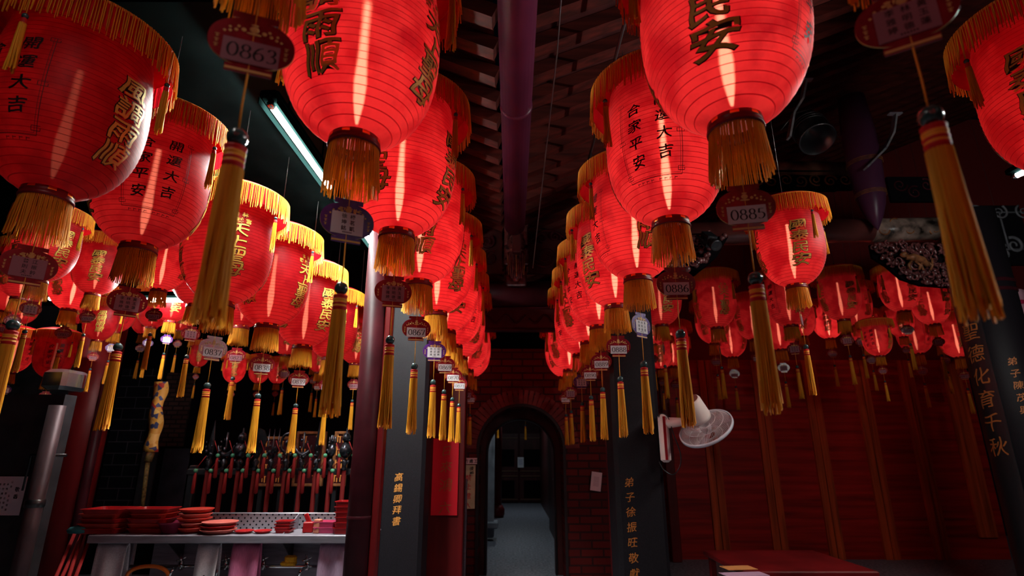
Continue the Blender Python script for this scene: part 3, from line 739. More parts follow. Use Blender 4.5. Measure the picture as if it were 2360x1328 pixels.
nb = thing('notice_sheet', at(20, 1143, Y=4.345), 'white printed notice sheet on the far left wall', 'notice')
b = MB(); b.box((-.02, 0, 0), (.26, .004, .27), 0); b.obj('paper', mat('notice_paper', (.62, .55, .62), .6), nb)
b = MB(); pf = lambda x, z: (x, -.0035, z)
flat_text(b, '敬香', .055, .02, .035, pf, 0, .02, .05, True)
for k, t in enumerate(('公告 各位信眾', '本殿禁止吸菸', '請勿攜帶寵物', '貴重物品自理')): flat_text(b, t, .005 - .028 * k, .0, .017, pf, 0, .01, .032, True)
b.obj('print', INK, nb)
b = MB(); p = at(163, 880, Y=4.75); b.cbox((p.x, 4.70, p.z), (.21, .3, .17), .03); tag(b.obj('steel_hood', mat('shiny_hood_steel', (.45, .55, .56), .22, .9)), 'shiny stainless metal hood between the left pipe and red column', 'hood')

# banner, posters, notices
bn = thing('couplet_banner', (at(1026, 1098, Y=6.41).x, 6.40, at(1026, 1098, Y=6.41).z), 'long bright red paper banner with faint gold calligraphy on the broad post', 'banner')
hh = at(1026, 1010, Y=6.4).z - at(1026, 1187, Y=6.4).z
b = MB(); b.box((0, 0, 0), (.285, .006, hh), 0); b.obj('paper', mat('bright_red_paper', (.62, .008, .02), .55), bn)
b = MB(); pf = lambda x, z: (x + .01, -.0045, z); z0 = hh / 2
for ch, dz, sz in (('日', .13, .12), ('來', .30, .13), ('鴻', .49, .15), ('六', .72, .13)): flat_text(b, ch, 0, z0 - dz, sz, pf, 0, .0, slant=True)
b.obj('calligraphy', mat('dull_gold_ink', (.40, .10, .03), .45, .3), bn)
def sheet(name, pxc, pyc, Y, wpx, hpx, m, label, cat, rot=0):
    p = at(pxc, pyc, Y=Y); t = (p - EYE).dot(Vector((0, CT, ST))); r = thing(name, p, label, cat)
    b = MB(); b.box((0, 0, 0), (wpx * t / F, .005, hpx * t / F / .97), 0); b.obj('paper', m, r); r.rotation_euler = (0, rot, 0); return r, t / F
r, k = sheet('sign_strip', 1086, 1063, 7.86, 27, 13, mat('pink_paper', (.66, .36, .36), .6), 'small pink sign strip on brick above the tan poster', 'sign')
b = MB(); flat_text(b, '方處工', 0, 0, .055, lambda x, z: (x, -.004, z), 0, .02, .062); b.obj('print', INK, r)
r, k = sheet('tan_poster', 1083, 1122, 7.86, 24, 92, mat('tan_paper', (.50, .33, .20), .6, noise=(6, .2)), 'tall tan paper poster with red and black writing left of the arch', 'poster')
b = MB(); flat_text(b, '後殿', .02, .20, .058, lambda x, z: (x, -.004, z), 0, .02, .065, True, True); b.obj('black_writing', INK, r)
b = MB(); flat_text(b, '禁止進入', -.025, -.06, .085, lambda x, z: (x, -.004, z), 0, .015, .115, True, True); b.obj('red_writing', mat('red_ink', (.45, .02, .03), .5), r)
r, k = sheet('white_notice', 1374, 1110, 7.86, 24, 40, mat('pale_paper', (.62, .36, .38), .6), 'small tilted white notice on the dark brick right of the arch', 'notice', .14)
b = MB()
for i in range(9): b.box((0, -.004, .055 - .014 * i), (.075, .0006, .004))
b.obj('print', mat('grey_print', (.30, .14, .15), .6), r)
r, k = sheet('wall_switch', 1408, 1083, 6.12, 8, 24, mat('switch_cream', (.55, .30, .28), .5), 'small pale switch plate on the thin red post', 'switch')
b = MB(); b.box((0, -.006, .01), (.012, .006, .03)); b.obj('rocker', BANDR, r)
# far door
fd = thing('door_1', (.24, 19.72, 0), 'dark double door at the far end of the passage', 'door'); fd['kind'] = 'structure'
for sg in (-1, 1):
    b = MB(); b.box((sg * .52, 0, 1.15), (.98, .06, 2.2), 0)
    for z in (.45, 1.45): b.box((sg * .52, -.04, z), (.72, .03, .55), 1)
    for z in (.12, .86, 1.02, 2.1): b.box((sg * .52, -.04, z), (.95, .04, .035), 2)
    b.obj('door_leaf', [DARKWOOD, BLACKM, mat('worn_brown_rail', (.10, .05, .03), .5)], fd)
r, k = sheet('white_notice', 1200, 1066, 19.655, 14, 22, mat('white_paper_far', (.62, .62, .66), .6), 'small white notice on the far passage door', 'notice')
b = MB()
for i in range(4): b.box((-.05 + .035 * i, -.004, .01), (.012, .001, .20))
b.obj('print', mat('blue_print', (.2, .2, .4), .6), r)
p = at(1151, 1100, Y=15.5); r = thing('red_passage_column', (p.x - .05, 15.5, 0), 'red wooden column with stone foot inside the passage', 'column')
b = MB(); b.lathe([(.11, .3), (.11, 3.3)], 20, 0, True, True); b.obj('shaft', REDLACQ, r)
b = MB(); b.lathe([(.16, 0), (.19, .08), (.19, .2), (.13, .3)], 20, 0, True, True); b.obj('foot', REDLACQ, r)
b = MB(); p = at(1131, 1100, Y=11.5); b.cbox((p.x - .03, 11.6, 1.6), (.20, .3, 3.1), .02); b.cbox((p.x - .02, 11.55, .28), (.34, .42, .12), .02)
tag(b.obj('stone_jamb', mat('pale_stone', (.26, .28, .31), .7, noise=(5, .3))), 'pale grey stone jamb with a ledge on the left inside the passage', 'pillar')
b = MB(); b.cbox((-.56, 9.6, .12), (.22, .45, .24), .03); tag(b.obj('stone_block', STONE), 'low dark stone block on the passage floor left side', 'block')
sp = thing('passage_side_panel', (.86, 11.5, 0), 'carved dark door panel with metal studs along the passage right wall', 'panel')
b = MB(); b.box((0, 0, 1.15), (.08, 3.2, 2.3)); b.obj('board', DARKWOOD, sp)
b = MB()
for i in range(6): b.ball((-.05, -1.4 + i * .25, 1.0 + .12 * (i % 2)), .025, 0, 8, 6)
b.obj('stud', CHROME, sp)

# ------------------------------------------------------------------ fluorescent lamps
def tube_fixture(a, b_, label, off=(0, 0, .05), hang=.30, TUBE=TUBE, hood=True):
    a, b_ = Vector(a), Vector(b_); r = thing('fluorescent_lamp', a, label, 'lamp'); d = b_ - a; o = Vector(off)
    m = MB(); m.tube([d * 0, d], .018, 14, 0); m.obj('tube', TUBE, r)
    m = MB(); u = d.normalized(); m.tube([-u * .03, u * .004], .02, 12); m.tube([d - u * .004, d + u * .03], .02, 12); m.obj('end_cap', CHROME, r)
    m = MB(); M = d.to_track_quat('Y', 'Z').to_matrix(); m.cbox(d / 2 + o, (.11 if hood else .05, d.length + .12, .05), .012, 0, M); sd = M @ Vector((1, 0, 0)); hood and [m.box(d / 2 + Vector((0, 0, .005)) + sd * (.054 * e), (.005, d.length + .11, .042), 0, M) for e in (-1, 1)]  # hood: wider housing and side flaps added to block sideways and upward light
    for q in (-u * .02, d + u * .02): m.cbox(q + o * .5, (.03, .02, o.length + .02), .004, 0, M)
    m.tube([u * .2 + o, u * .2 + o + Vector((0, 0, hang))], .006, 6); m.tube([d - u * .2 + o, d - u * .2 + o + Vector((0, 0, hang))], .006, 6); m.obj('housing', mat('glow_green_housing', (.0004, .0010, .00095), .9, spec=0), r); return r  # near-black green chosen so the housing imitates the tube's teal glow
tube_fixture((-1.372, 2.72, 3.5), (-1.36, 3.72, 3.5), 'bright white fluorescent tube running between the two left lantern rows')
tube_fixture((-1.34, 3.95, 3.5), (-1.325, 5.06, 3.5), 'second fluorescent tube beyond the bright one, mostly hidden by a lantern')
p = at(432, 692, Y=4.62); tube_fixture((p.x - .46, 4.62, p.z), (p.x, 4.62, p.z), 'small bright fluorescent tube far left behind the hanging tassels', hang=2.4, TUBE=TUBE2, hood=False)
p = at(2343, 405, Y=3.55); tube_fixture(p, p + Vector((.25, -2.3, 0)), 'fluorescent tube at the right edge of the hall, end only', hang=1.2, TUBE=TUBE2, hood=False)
# boarding, widened to block the lamp's upward light, and beam over the left lamp
b = MB(); b.box((-1.62, 4.2, 3.9), (1.75, 3.7, .04)); struct(b.obj('ceiling_boarding', mat('dark_teal_board', (.003, .006, .006), .9, spec=0, noise=(5, .4))))
bm_ = thing('painted_beam', (-1.2, 3.9, 0), 'dark painted beam with gold scrolls above the bright left tube', 'beam')
b = MB(); b.cbox((0, 0, 3.80), (.16, 3.0, .15), .02); b.obj('beam', mat('dusky_grey_paint', (.02, .022, .025), .6, noise=(6, .4)), bm_)
b = MB()
for k in range(7):
    for fl in (-1, 1): spiral(b, (0, 0), .05, 1.3, 0, .006, 0, fl, k)
vs = b.v; n = len(vs) // 14
b.v = [((-.083 if (i // n) % 2 else .083), -1.3 + .42 * ((i // n) // 2) + v[0], 3.80 + v[2]) for i, v in enumerate(vs)]
b.obj('gold_scroll', CARVG, bm_)
# small bright spot lamp at far left
p = at(118, 688, Y=5.2); r = thing('small_spot_lamp', p, 'tiny bright bare bulb glowing among the far left lanterns', 'lamp')
b = MB(); b.ball((0, 0, 0), .022, 0, 12, 8); b.obj('bulb', TUBE, r)
b = MB(); b.tube([(0, 0, .02), (0, 0, .09)], .016, 10); b.tube([(0, 0, .09), (0, 0, 2.2)], .004, 6); b.obj('socket', BLACK, r)
# ------------------------------------------------------------------ right bay: column, beams, carvings
CXp = at(2290, 760, Y=5.8)
rc = thing('stone_column', (CXp.x, 5.8, 0), 'thick dark round granite column with gilt lettering at the right edge', 'column')
b = MB(); b.lathe([(.27, 0), (.27, 4.2)], 48, 0, True, True); b.obj('shaft', STONE, rc)
b = MB()   # curved black couplet board hugging the column's left flank
fcol = -math.atan2(CXp.x, 5.8); n = 14; a0, a1 = fcol - 1.35, fcol - .28
vs = []
for k in range(n + 1):
    a = a0 + (a1 - a0) * k / n
    for r in (.275, .295):
        for z in (.35, CXp.z + .55): vs.append((r * math.sin(a), -r * math.cos(a), z))
for k in range(n):
    i = k * 4; b.add([vs[i + j] for j in range(8)], [(2, 6, 7, 3), (0, 1, 5, 4), (1, 3, 7, 5), (0, 4, 6, 2)])
b.add(vs[:4], [(0, 2, 3, 1)]); b.add(vs[-4:], [(0, 1, 3, 2)]); b.obj('couplet_board', BLACK, rc)
b = MB(); R_ = .298; am = (a0 + a1) / 2
def wcol(x, z): a = am + x / R_; return (R_ * math.sin(a), -R_ * math.cos(a), z)
flat_text(b, '聖德化育千秋', .03, CXp.z - .62, .19, wcol, 0, .004, .235, True, True); b.obj('couplet_lettering', mat('dim_gold_lettering', (.34, .11, .03), .45), rc)
b = MB(); am2 = fcol + .30
def wcol2(x, z): a = am2 + x / .272; return (.2735 * math.sin(a), -.2735 * math.cos(a), z)
flat_text(b, '弟子陳茂興', .0, CXp.z - .62, .085, wcol2, 0, .004, .12, True, True); b.obj('inscription', mat('orange_gilt', (.5, .17, .05), .45), rc)
b = MB()
for z in (CXp.z + .37, CXp.z + .47): b.lathe([(.272, z), (.28, z + .01), (.28, z + .03), (.272, z + .04)], 48, 0)
b.obj('gilt_band', LACQ, rc)
pL, pR = at(1560, 540, Y=5.9), at(2195, 528, Y=5.85)
b = MB(); b.tube([pL, pL.lerp(pR, .5), pR], .135, 28, 0); rb = thing('round_beam', (0, 0, 0), 'dark glossy round beam running right into the column above the carved bracket', 'beam'); b.obj('log', mat('glossy_beam_lacquer', (.10, .025, .022), .28, spec=.8, noise=(4, .5)), rb)
b = MB(); q0, q1 = pL.lerp(pR, .70), pL.lerp(pR, .93); b.tube([q0, q0.lerp(q1, .5), q1], .1375, 28, 0)
b.obj('painted_end', mat('faded_painted_scrolls', (.16, .11, .09), .3, noise=(9, .95)), rb)
b = MB()
for k in range(5): spiral(b, (q0.lerp(q1, .1 + .2 * k).x, q0.z + (.03 if k % 2 else -.04)), .07, 1.3, q0.y - .135 + .01, .008, 0, 1 if k % 2 else -1, k)
b.obj('gilt_scroll', CARVG, rb)
# openwork carved bracket under the beam end
cbx = thing('carved_corner_bracket', (0, 0, 0), 'glossy dark openwork carved bracket tucked between right column and round beam', 'carving')
P1 = [at(x, y, Y=5.75) for x, y in ((2012, 560), (2192, 562), (2203, 660), (2130, 655), (2085, 640), (2050, 610), (2018, 590))]
poly = [(p.x, p.z) for p in P1]
b = MB(); b.prism(poly, 5.80, 5.84); b.obj('back_board', BLACKM, cbx)
def inside(x, z):
    c = False; j = len(poly) - 1
    for i in range(len(poly)):
        if (poly[i][1] > z) != (poly[j][1] > z) and x < (poly[j][0] - poly[i][0]) * (z - poly[i][1]) / (poly[j][1] - poly[i][1]) + poly[i][0]: c = not c
        j = i
    return c
R = random.Random(11); b = MB(); cnt = 0
x0, x1 = min(p[0] for p in poly), max(p[0] for p in poly); z0, z1 = min(p[1] for p in poly), max(p[1] for p in poly)
while cnt < 190:
    x, z = R.uniform(x0, x1), R.uniform(z0, z1)
    if not inside(x, z): continue
    cnt += 1; k = R.random(); y = R.uniform(5.70, 5.79)
    if k < .5: b.ball((x, y, z), R.uniform(.016, .034), 0, 9, 6, (1, R.uniform(.6, 1), R.uniform(.6, 1.3)), Matrix.Rotation(R.uniform(0, 3), 3, 'Y'))
    elif k < .8: spiral(b, (x, z), R.uniform(.03, .055), 1.2, y, R.uniform(.009, .014), 0, R.choice((-1, 1)), R.uniform(0, 6))
    else:
        a = R.uniform(0, 6); b.tube([(x + .018 * i * math.cos(a + .25 * i), y, z + .018 * i * math.sin(a + .25 * i)) for i in range(-3, 4)], .013, 7, 0)
b.obj('openwork', CARVE, cbx)
b = MB(); c = at(2115, 600, Y=5.68)   # prancing beast in worn gilt
b.tube([c + Vector((-.12, 0, .03)), c + Vector((-.05, -.01, .035)), c + Vector((.04, -.01, .0)), c + Vector((.10, 0, -.06))], lambda k: (.025, .04, .042, .025)[k], 10)
b.ball(c + Vector((-.145, -.01, .06)), .032, 0, 10, 8, (1.3, 1, 1)); b.tube([c + Vector((.10, 0, -.06)), c + Vector((.15, 0, -.04)), c + Vector((.16, 0, .02))], .012, 7)
for dx, e in ((-.07, -.05), (-.03, .04), (.05, -.03), (.09, .05)): b.tube([c + Vector((dx, 0, -.01)), c + Vector((dx + e, -.01, -.06)), c + Vector((dx + e * .5, 0, -.11))], .014, 7)
b.obj('carved_beast', CARVG, cbx)
b = MB(); e0, e1 = at(2186, 545, Y=5.72), at(2207, 662, Y=5.72); b.tube([e0, e1], .018, 8); b.tube([e1 + Vector((-.10, 0, 0)), e1 + Vector((.04, 0, 0))], .018, 8); b.obj('edge_bead', LACQ, cbx)
# tapered hanging post with pointed foot
p0, p1, p2 = at(1990, 380, Y=5.55), at(2016, 460, Y=5.55), at(2034, 527, Y=5.55)
mp = thing('melon_post', (0, 0, 0), 'dark purple tapered post with pointed foot standing on the right round beam', 'post')
n = 24; b = MB(); M = Matrix.Translation((p1.x, 5.6, 0))
zt, zm, zb = p0.z, p1.z, p2.z
b.lathe([(.004, zb), (.035, zb + .06), (.085, zb + .17), (.125, zb + .30), (.15, zm + .10), (.17, zt), (.175, zt + .4), (.14, zt + .9)], n, 0, True, True, M=M); b.obj('shaft', mat('purple_lacquer', (.07, .02, .05), .3), mp)
b = MB()
for z, r in ((zm + .06, .150), (zt + .02, .175)):
    b = MB()
    for k in range(3): b.tube([(p1.x + (r + .002) * math.sin(a), 5.6 - (r + .002) * math.cos(a), z + .018 * k) for a in [2 * PI * i / 28 for i in range(28)]], .005, 6, 0, True)
    b.obj('gilt_band', CARVG, mp)
# upper painted beam with carved frieze
u0, u1 = at(1720, 388, Y=6.3), at(1955, 392, Y=6.3)
ub = thing('upper_painted_beam', (0, 0, 0), 'upper round beam with faded paint and a carved scroll frieze beneath', 'beam')
b = MB(); b.tube([u0, u0.lerp(u1, .5), u1], .10, 24); b.obj('log', mat('faded_painted_log', (.17, .08, .05), .35, noise=(5, .8)), ub)
b = MB(); zc = u0.z - .19; b.box(((u0.x + u1.x) / 2, 6.3, zc), (u1.x - u0.x, .05, .24)); b.cbox(((u0.x + u1.x) / 2, 6.27, zc + .115), (u1.x - u0.x, .10, .025), .008); b.cbox(((u0.x + u1.x) / 2 - .1, 6.27, zc - .125), (u1.x - u0.x - .2, .10, .03), .008); b.obj('frieze_board', BLACKM, ub)
b = MB(); n = 7
for k in range(n): spiral(b, (u0.x + (u1.x - u0.x) * (k + .5) / n, zc + .01 * (-1) ** k), .085, 1.5, 6.262, .012, 0, 1 if k % 2 else -1, k * 1.3)
b.obj('frieze_scroll', CARVG, ub)
fz = thing('scroll_frieze', (0, 0, 0), 'dark scroll frieze between the pointed post and the right column', 'carving')
c0, c1 = at(2060, 435, Y=6.2), at(2185, 440, Y=6.2); b = MB(); b.box(((c0.x + c1.x) / 2, 6.23, c0.z), (c1.x - c0.x + .1, .04, .34)); b.obj('board', BLACKM, fz)
b = MB()
for k in range(4): spiral(b, (c0.x + (c1.x - c0.x) * (k + .5) / 4, c0.z + .05 * (-1) ** k), .09, 1.4, 6.2, .012, 0, 1 if k % 2 else -1, k)
b.obj('scrollwork', LACQ, fz)
fz = thing('scroll_frieze', (0, 0, 0), 'grey dark scroll carving right of the column top', 'carving')
c0, c1 = at(2270, 575, Y=6.4), at(2360, 575, Y=6.4); b = MB(); b.box(((c0.x + c1.x) / 2, 6.43, c0.z + .2), (c1.x - c0.x + .2, .04, .8)); b.obj('board', BLACKM, fz)
b = MB()
for k in range(3): spiral(b, (c0.x + (c1.x - c0.x) * (k + .3) / 3, c0.z + .05 * (-1) ** k), .11, 1.4, 6.39, .02, 0, 1 if k % 2 else -1, k)
for k in range(3): spiral(b, (c0.x + .3 * k, c0.z + .5), .10, 1.4, 6.39, .014, 0, -1 if k % 2 else 1, k)
b.tube([(c0.x - .1, 6.40, c0.z), (c0.x + .6, 6.40, c0.z)], .012, 6); b.tube([(c0.x - .1, 6.40, c0.z + .5), (c0.x + .65, 6.40, c0.z + .5)], .012, 6); b.tube([(c0.x + .3, 6.40, c0.z), (c0.x + .3, 6.40, c0.z + .5)], .012, 6); b.obj('scrollwork', mat('dusky_grey_carving', (.08, .08, .09), .5), fz)
# strap brackets with spot lamp
def strap(name, pts, label, Y):
    pts = [at(x, y, Y=Y) for x, y in pts]; r = thing(name, pts[0], label, 'bracket'); b = MB(); o = pts[0]
    for p, q in zip(pts, pts[1:]):
        d = q - p; M = d.to_track_quat('Z', 'Y').to_matrix(); b.box(p - o + d / 2, (.075, .02, d.length + .01), 0, M)
    b.obj('strap', mat('grey_strap_metal', (.30, .30, .32), .4, .4, noise=(14, .4)), r); b = MB(); b.cbox((0, 0, .02), (.15, .06, .02), .006); b.obj('cap_plate', STEEL, r); return r
strap('metal_strap', ((2063, 266), (2057, 308), (2038, 345), (1995, 388)), 'bent grey metal strap rising from the right pointed post', 5.4)
strap('metal_strap', ((1856, 188), (1848, 230), (1828, 262), (1818, 318)), 'bent grey metal strap holding the round spot can', 4.9)
c0, c1 = at(1862, 292, Y=4.95), at(1902, 345, Y=4.7); d = (c1 - c0); d.z -= .0; d.normalize()
sc_ = thing('spot_can', c0, 'black round stage spot can aimed down on the upper right', 'lamp'); M = d.to_track_quat('Z', 'Y').to_matrix().to_4x4()
b = MB(); b.lathe([(.02, -.12), (.13, -.10), (.155, .0), (.165, .05), (.165, .26), (.172, .27), (.172, .285), (.160, .285), (.155, .10), (.02, .02)], 36, 0, True, M=M); b.obj('can', BLACK, sc_)
b = MB()
for z in (.02, .06, .10): b.tube([M @ Vector((.168 * math.cos(a), .168 * math.sin(a), z)) for a in [2 * PI * i / 32 for i in range(32)]], .004, 5, 0, True)
b.obj('cooling_rib', BLACK, sc_)
b = MB(); b.tube([M @ Vector((-.175, 0, .1)), M @ Vector((-.185, 0, -.1)), M @ Vector((-.1, 0, -.24)), M @ Vector((.1, 0, -.24)), M @ Vector((.185, 0, -.1)), M @ Vector((.175, 0, .1))], .012, 6); b.obj('yoke', BLACK, sc_)
b = MB(); b.tube([at(1800, 300, Y=4.9), at(1830, 262, Y=4.9), at(1870, 250, Y=4.9), at(1905, 285, Y=4.8)], .006, 6); tag(b.obj('lamp_cable', BLACK), 'thin black cable looping above the round spot can', 'cable')
# black projector lamp and carved bracket behind the right lantern row
c0 = at(1640, 558, Y=5.2); pj = thing('stage_projector', c0, 'black cylindrical stage projector behind the second big right lantern', 'lamp')
d = (at(1668, 580, Y=5.0) - c0).normalized(); M = d.to_track_quat('Z', 'Y').to_matrix().to_4x4()
b = MB(); b.lathe([(.03, -.14), (.06, -.13), (.062, -.02), (.05, .0), (.05, .05), (.058, .06), (.058, .11), (.05, .115), (.03, .10)], 24, 0, True, True, M=M); b.obj('barrel', BLACK, pj)
b = MB(); b.box(M @ Vector((0, 0, -.08)), (.10, .12, .16), 0, M.to_3x3()); b.tube([M @ Vector((-.07, 0, -.05)), M @ Vector((-.08, 0, -.18)), M @ Vector((.0, .0, -.24)), Vector((-.05, .60, .33))], .01, 6); b.obj('yoke', BLACK, pj)
cb2 = thing('carved_corner_bracket', (0, 0, 0), 'black knotted carved bracket left of the projector, behind card 0886', 'carving')
c = at(1600, 605, Y=5.6); b = MB(); R = random.Random(21)
b.prism([(c.x - .44, c.z + .22), (c.x + .30, c.z + .20), (c.x + .16, c.z - .02), (c.x - .02, c.z - .16), (c.x - .44, c.z - .18)], 5.36, 5.60); b.obj('back_board', BLACKM, cb2)
b = MB()
for k in range(80):
    x, z = R.uniform(-.30, .26), R.uniform(-.18, .22)
    if x > .28 - (.22 - z) * .8: continue
    if k % 3: b.ball((c.x + x, 5.34, c.z + z), R.uniform(.02, .038), 0, 9, 6)
    else: spiral(b, (c.x + x, c.z + z), .05, 1.2, 5.33, .012, 0, R.choice((-1, 1)), R.uniform(0, 6))
b.obj('openwork', CARVE, cb2)
# bunting beside the column
p = at(2335, 697, Y=6.6); b = MB(); n = 16
for row, (za, zb, m) in enumerate(((.16, .03, 0), (.03, -.03, 1), (-.03, -.16, 0))):
    vs = [(-.28 + .6 * i / n, .03 * math.sin(i * 1.1) + (.01 if row == 1 else 0), z - .06 * ((i / n - .4) ** 2) * (1 if k else -1)) for i in range(n + 1) for k, z in ((0, za), (1, zb))]
    b.add(vs, [(2 * i, 2 * i + 2, 2 * i + 3, 2 * i + 1) for i in range(n)], m, True)
o = b.obj('striped_cloth', [mat('pale_pink_cloth', (.50, .26, .32), .8), mat('crimson_cloth', (.35, .01, .05), .8)], None, p)
so = o.modifiers.new('thickness', 'SOLIDIFY'); so.thickness = .006
tag(o, 'pale pink and crimson striped cloth hanging right of the stone column', 'cloth')
# counter with papers
ct = thing('counter_table', (2.12, 4.75, 0), 'plain dark red counter in front of the board wall', 'table'); tz = .80
b = MB(); b.cbox((0, 0, tz - .02), (.95, .9, .04), .008); b.obj('top', REDLACQ, ct)
for sx in (-.42, .42):
    for sy in (-.4, .4): b = MB(); b.cbox((sx, sy, (tz - .04) / 2), (.05, .05, tz - .04), .006); b.obj('leg', REDLACQ, ct)
for nm, px, py, sx, sy, m, lb in (('paper_sheet', 1702, 1309, .22, .14, mat('orange_paper', (.60, .24, .08), .6), 'orange paper lying on the counter by the board wall'), ('paper_sheet', 1715, 1324, .30, .13, mat('lilac_paper', (.50, .30, .42), .6), 'pale lilac paper lying on the counter front edge')):
    q = at(px, py, Z=tz + .002); b = MB(); b.box((0, 0, .002), (sx, sy, .004)); tag(b.obj(nm, m, None, (q.x, q.y, tz), .12), lb, 'paper')

# ------------------------------------------------------------------ wall fan
fp = at(1531, 1010, Y=4.92); fan = thing('wall_fan', fp, 'cream wall fan with a clear guard, tilted down on the right granite pillar', 'fan')
b = MB(); b.cbox((0, .0, 0), (.075, .10, .40), .02); b.obj('wall_plate', FANP, fan)
b = MB(); b.box((-.005, -.052, 0), (.022, .004, .36)); b.obj('plate_stripe', mat('deep_red_stripe', (.30, .01, .015), .4), fan)
ae = at(1580, 972, Y=4.80) - fp; a_s = Vector((.03, -.01, at(1540, 975, Y=4.9).z - fp.z))
b = MB(); b.tube([a_s, a_s.lerp(ae, .5), ae], lambda k: (.048, .040, .030)[k], 14, 0); b.ball(ae, .034, 0, 12, 8); b.obj('arm', FANP, fan)
ax = Vector((.50, .42, -.74)).normalized(); gc = at(1627, 987, Y=4.75) - fp; Q = ax.to_track_quat('Z', 'Y').to_matrix().to_4x4(); G = Matrix.Translation(gc) @ Q
b = MB(); b.lathe([(.02, -.30), (.072, -.295), (.080, -.28), (.092, -.13), (.088, -.10), (.03, -.095)], 32, 0, True, True, M=G); b.obj('motor_housing', FANP, fan)
b = MB(); b.lathe([(.02, -.302), (.066, -.300)], 24, 0, M=G); b.ball(ae + (gc - ae) * .45 + Vector((-.02, 0, -.02)), .035, 0, 10, 8); b.tube([ae, gc + ax * -.12], .02, 8); b.obj('tilt_joint', mat('brown_joint_plastic', (.22, .08, .07), .5), fan)  # one even brown for the joint parts
GUARD = mat('clear_guard_wire', (.75, .62, .62), .3, spec=.6)
def guard(zs, flip):
    b = MB(); n = 84
    for i in range(n):
        a = 2 * PI * i / n; pts = []
        for k in range(7):
            t = k / 6; r = .045 + (.225 - .045) * t; z = zs * (1 - t ** 3.2); pts.append(G @ Vector((r * math.cos(a + .35 * t), r * math.sin(a + .35 * t), z)))
        b.tube(pts, .0012, 4, 0, smooth=False)
    for r, t in ((.05, 0), (.11, .36), (.17, .69)): b.tube([G @ Vector((r * math.cos(2 * PI * i / 48), r * math.sin(2 * PI * i / 48), zs * (1 - t ** 3.2))) for i in range(48)], .0018, 5, 0, True)
    return b
guard(-.075, 1).obj('rear_guard', GUARD, fan); guard(.075, -1).obj('front_guard', GUARD, fan)
b = MB(); b.lathe([(.222, -.012), (.231, -.014), (.233, 0), (.231, .014), (.222, .012), (.222, -.012)], 64, 0, M=G); b.obj('guard_rim', mat('grey_clear_rim', (.62, .60, .66), .25), fan)
bl = bpy.data.materials.new('smoky_blade'); bl.use_nodes = True; pb = bl.node_tree.nodes['Principled BSDF']; pb.inputs['Base Color'].default_value = (.55, .35, .38, 1); pb.inputs['Roughness'].default_value = .15; pb.inputs['Alpha'].default_value = .45
for k in range(3):
    b = MB(); vs = []; nr = 8
    for i in range(nr + 1):
        t = i / nr; r = .04 + .165 * t; wd_ = .25 + .75 * math.sin(PI * min(1, .15 + .8 * t))
        for s_ in (-1, 1): a = 2 * PI * k / 3 + .3 * t + s_ * .42 * wd_; vs.append(G @ Vector((r * math.cos(a), r * math.sin(a), s_ * .022)))
    b.add(vs, [(2 * i, 2 * i + 1, 2 * i + 3, 2 * i + 2) for i in range(nr)], 0, True); o = b.obj('blade', bl, fan); so = o.modifiers.new('t', 'SOLIDIFY'); so.thickness = .003
b = MB(); b.lathe([(.045, -.04), (.048, 0), (.035, .035), (.002, .045)], 24, 0, True, M=G); b.obj('hub', mat('grey_hub', (.4, .32, .34), .4), fan)
b = MB(); pts = [at(x, y, Y=4.86) - fp for x, y in ((1518, 962), (1524, 953), (1540, 963), (1552, 1000), (1568, 1045), (1567, 1075), (1552, 1094), (1532, 1085), (1519, 1065))]
b.tube(catmull([tuple(p) for p in pts], 5), .0045, 6); b.obj('power_cord', BLACK, fan)

# ------------------------------------------------------------------ washstand at left
SY = 4.05; SZ = at(520, 1235, Y=SY).z
xl, xr = at(205, 1235, Y=SY).x, at(852, 1235, Y=SY).x; cx = (xl + xr) / 2; wd2 = xr - xl
ws = thing('washstand', (cx, SY, 0), 'long stainless washstand with a tray shelf and tap rail at lower left', 'washstand')
b = MB(); b.cbox((0, .17, SZ - .005), (wd2, .36, .012), .004); b.cbox((0, -.005, SZ - .022), (wd2, .014, .05), .004); b.obj('shelf', STEEL, ws)
def perf(name):
    m = bpy.data.materials.new(name); m.use_nodes = True; nt = m.node_tree; N = nt.nodes.new; L = nt.links.new; p_ = nt.nodes['Principled BSDF']
    p_.inputs['Metallic'].default_value = .7; p_.inputs['Roughness'].default_value = .4
    tc = N('ShaderNodeTexCoord'); mp_ = N('ShaderNodeMapping'); mp_.inputs['Rotation'].default_value = (0, PI / 4, 0); mp_.inputs['Scale'].default_value = (31, 0, 31); L(tc.outputs['Object'], mp_.inputs[0])
    fr = N('ShaderNodeVectorMath'); fr.operation = 'FRACTION'; L(mp_.outputs[0], fr.inputs[0])
    sb = N('ShaderNodeVectorMath'); sb.operation = 'SUBTRACT'; sb.inputs[1].default_value = (.5, 0, .5); L(fr.outputs[0], sb.inputs[0])
    ln_ = N('ShaderNodeVectorMath'); ln_.operation = 'LENGTH'; L(sb.outputs[0], ln_.inputs[0])
    lt = N('ShaderNodeMath'); lt.operation = 'LESS_THAN'; lt.inputs[1].default_value = .20; L(ln_.outputs['Value'], lt.inputs[0])
    mx = N('ShaderNodeMix'); mx.data_type = 'RGBA'; mx.inputs[6].default_value = (.45, .42, .46, 1); mx.inputs[7].default_value = (.01, .01, .012, 1); L(lt.outputs[0], mx.inputs[0]); L(mx.outputs[2], p_.inputs['Base Color']); return m
bz = at(600, 1184, Y=SY + .35).z; bx0, bx1 = at(480, 1200, Y=SY + .35).x - cx, at(790, 1200, Y=SY + .35).x - cx
b = MB(); b.box(((bx0 + bx1) / 2, .355, (SZ + bz) / 2), (bx1 - bx0, .008, bz - SZ)); b.tube([(bx0, .353, bz), (bx1, .353, bz)], .007, 8); b.obj('perforated_back', perf('perforated_steel'), ws)
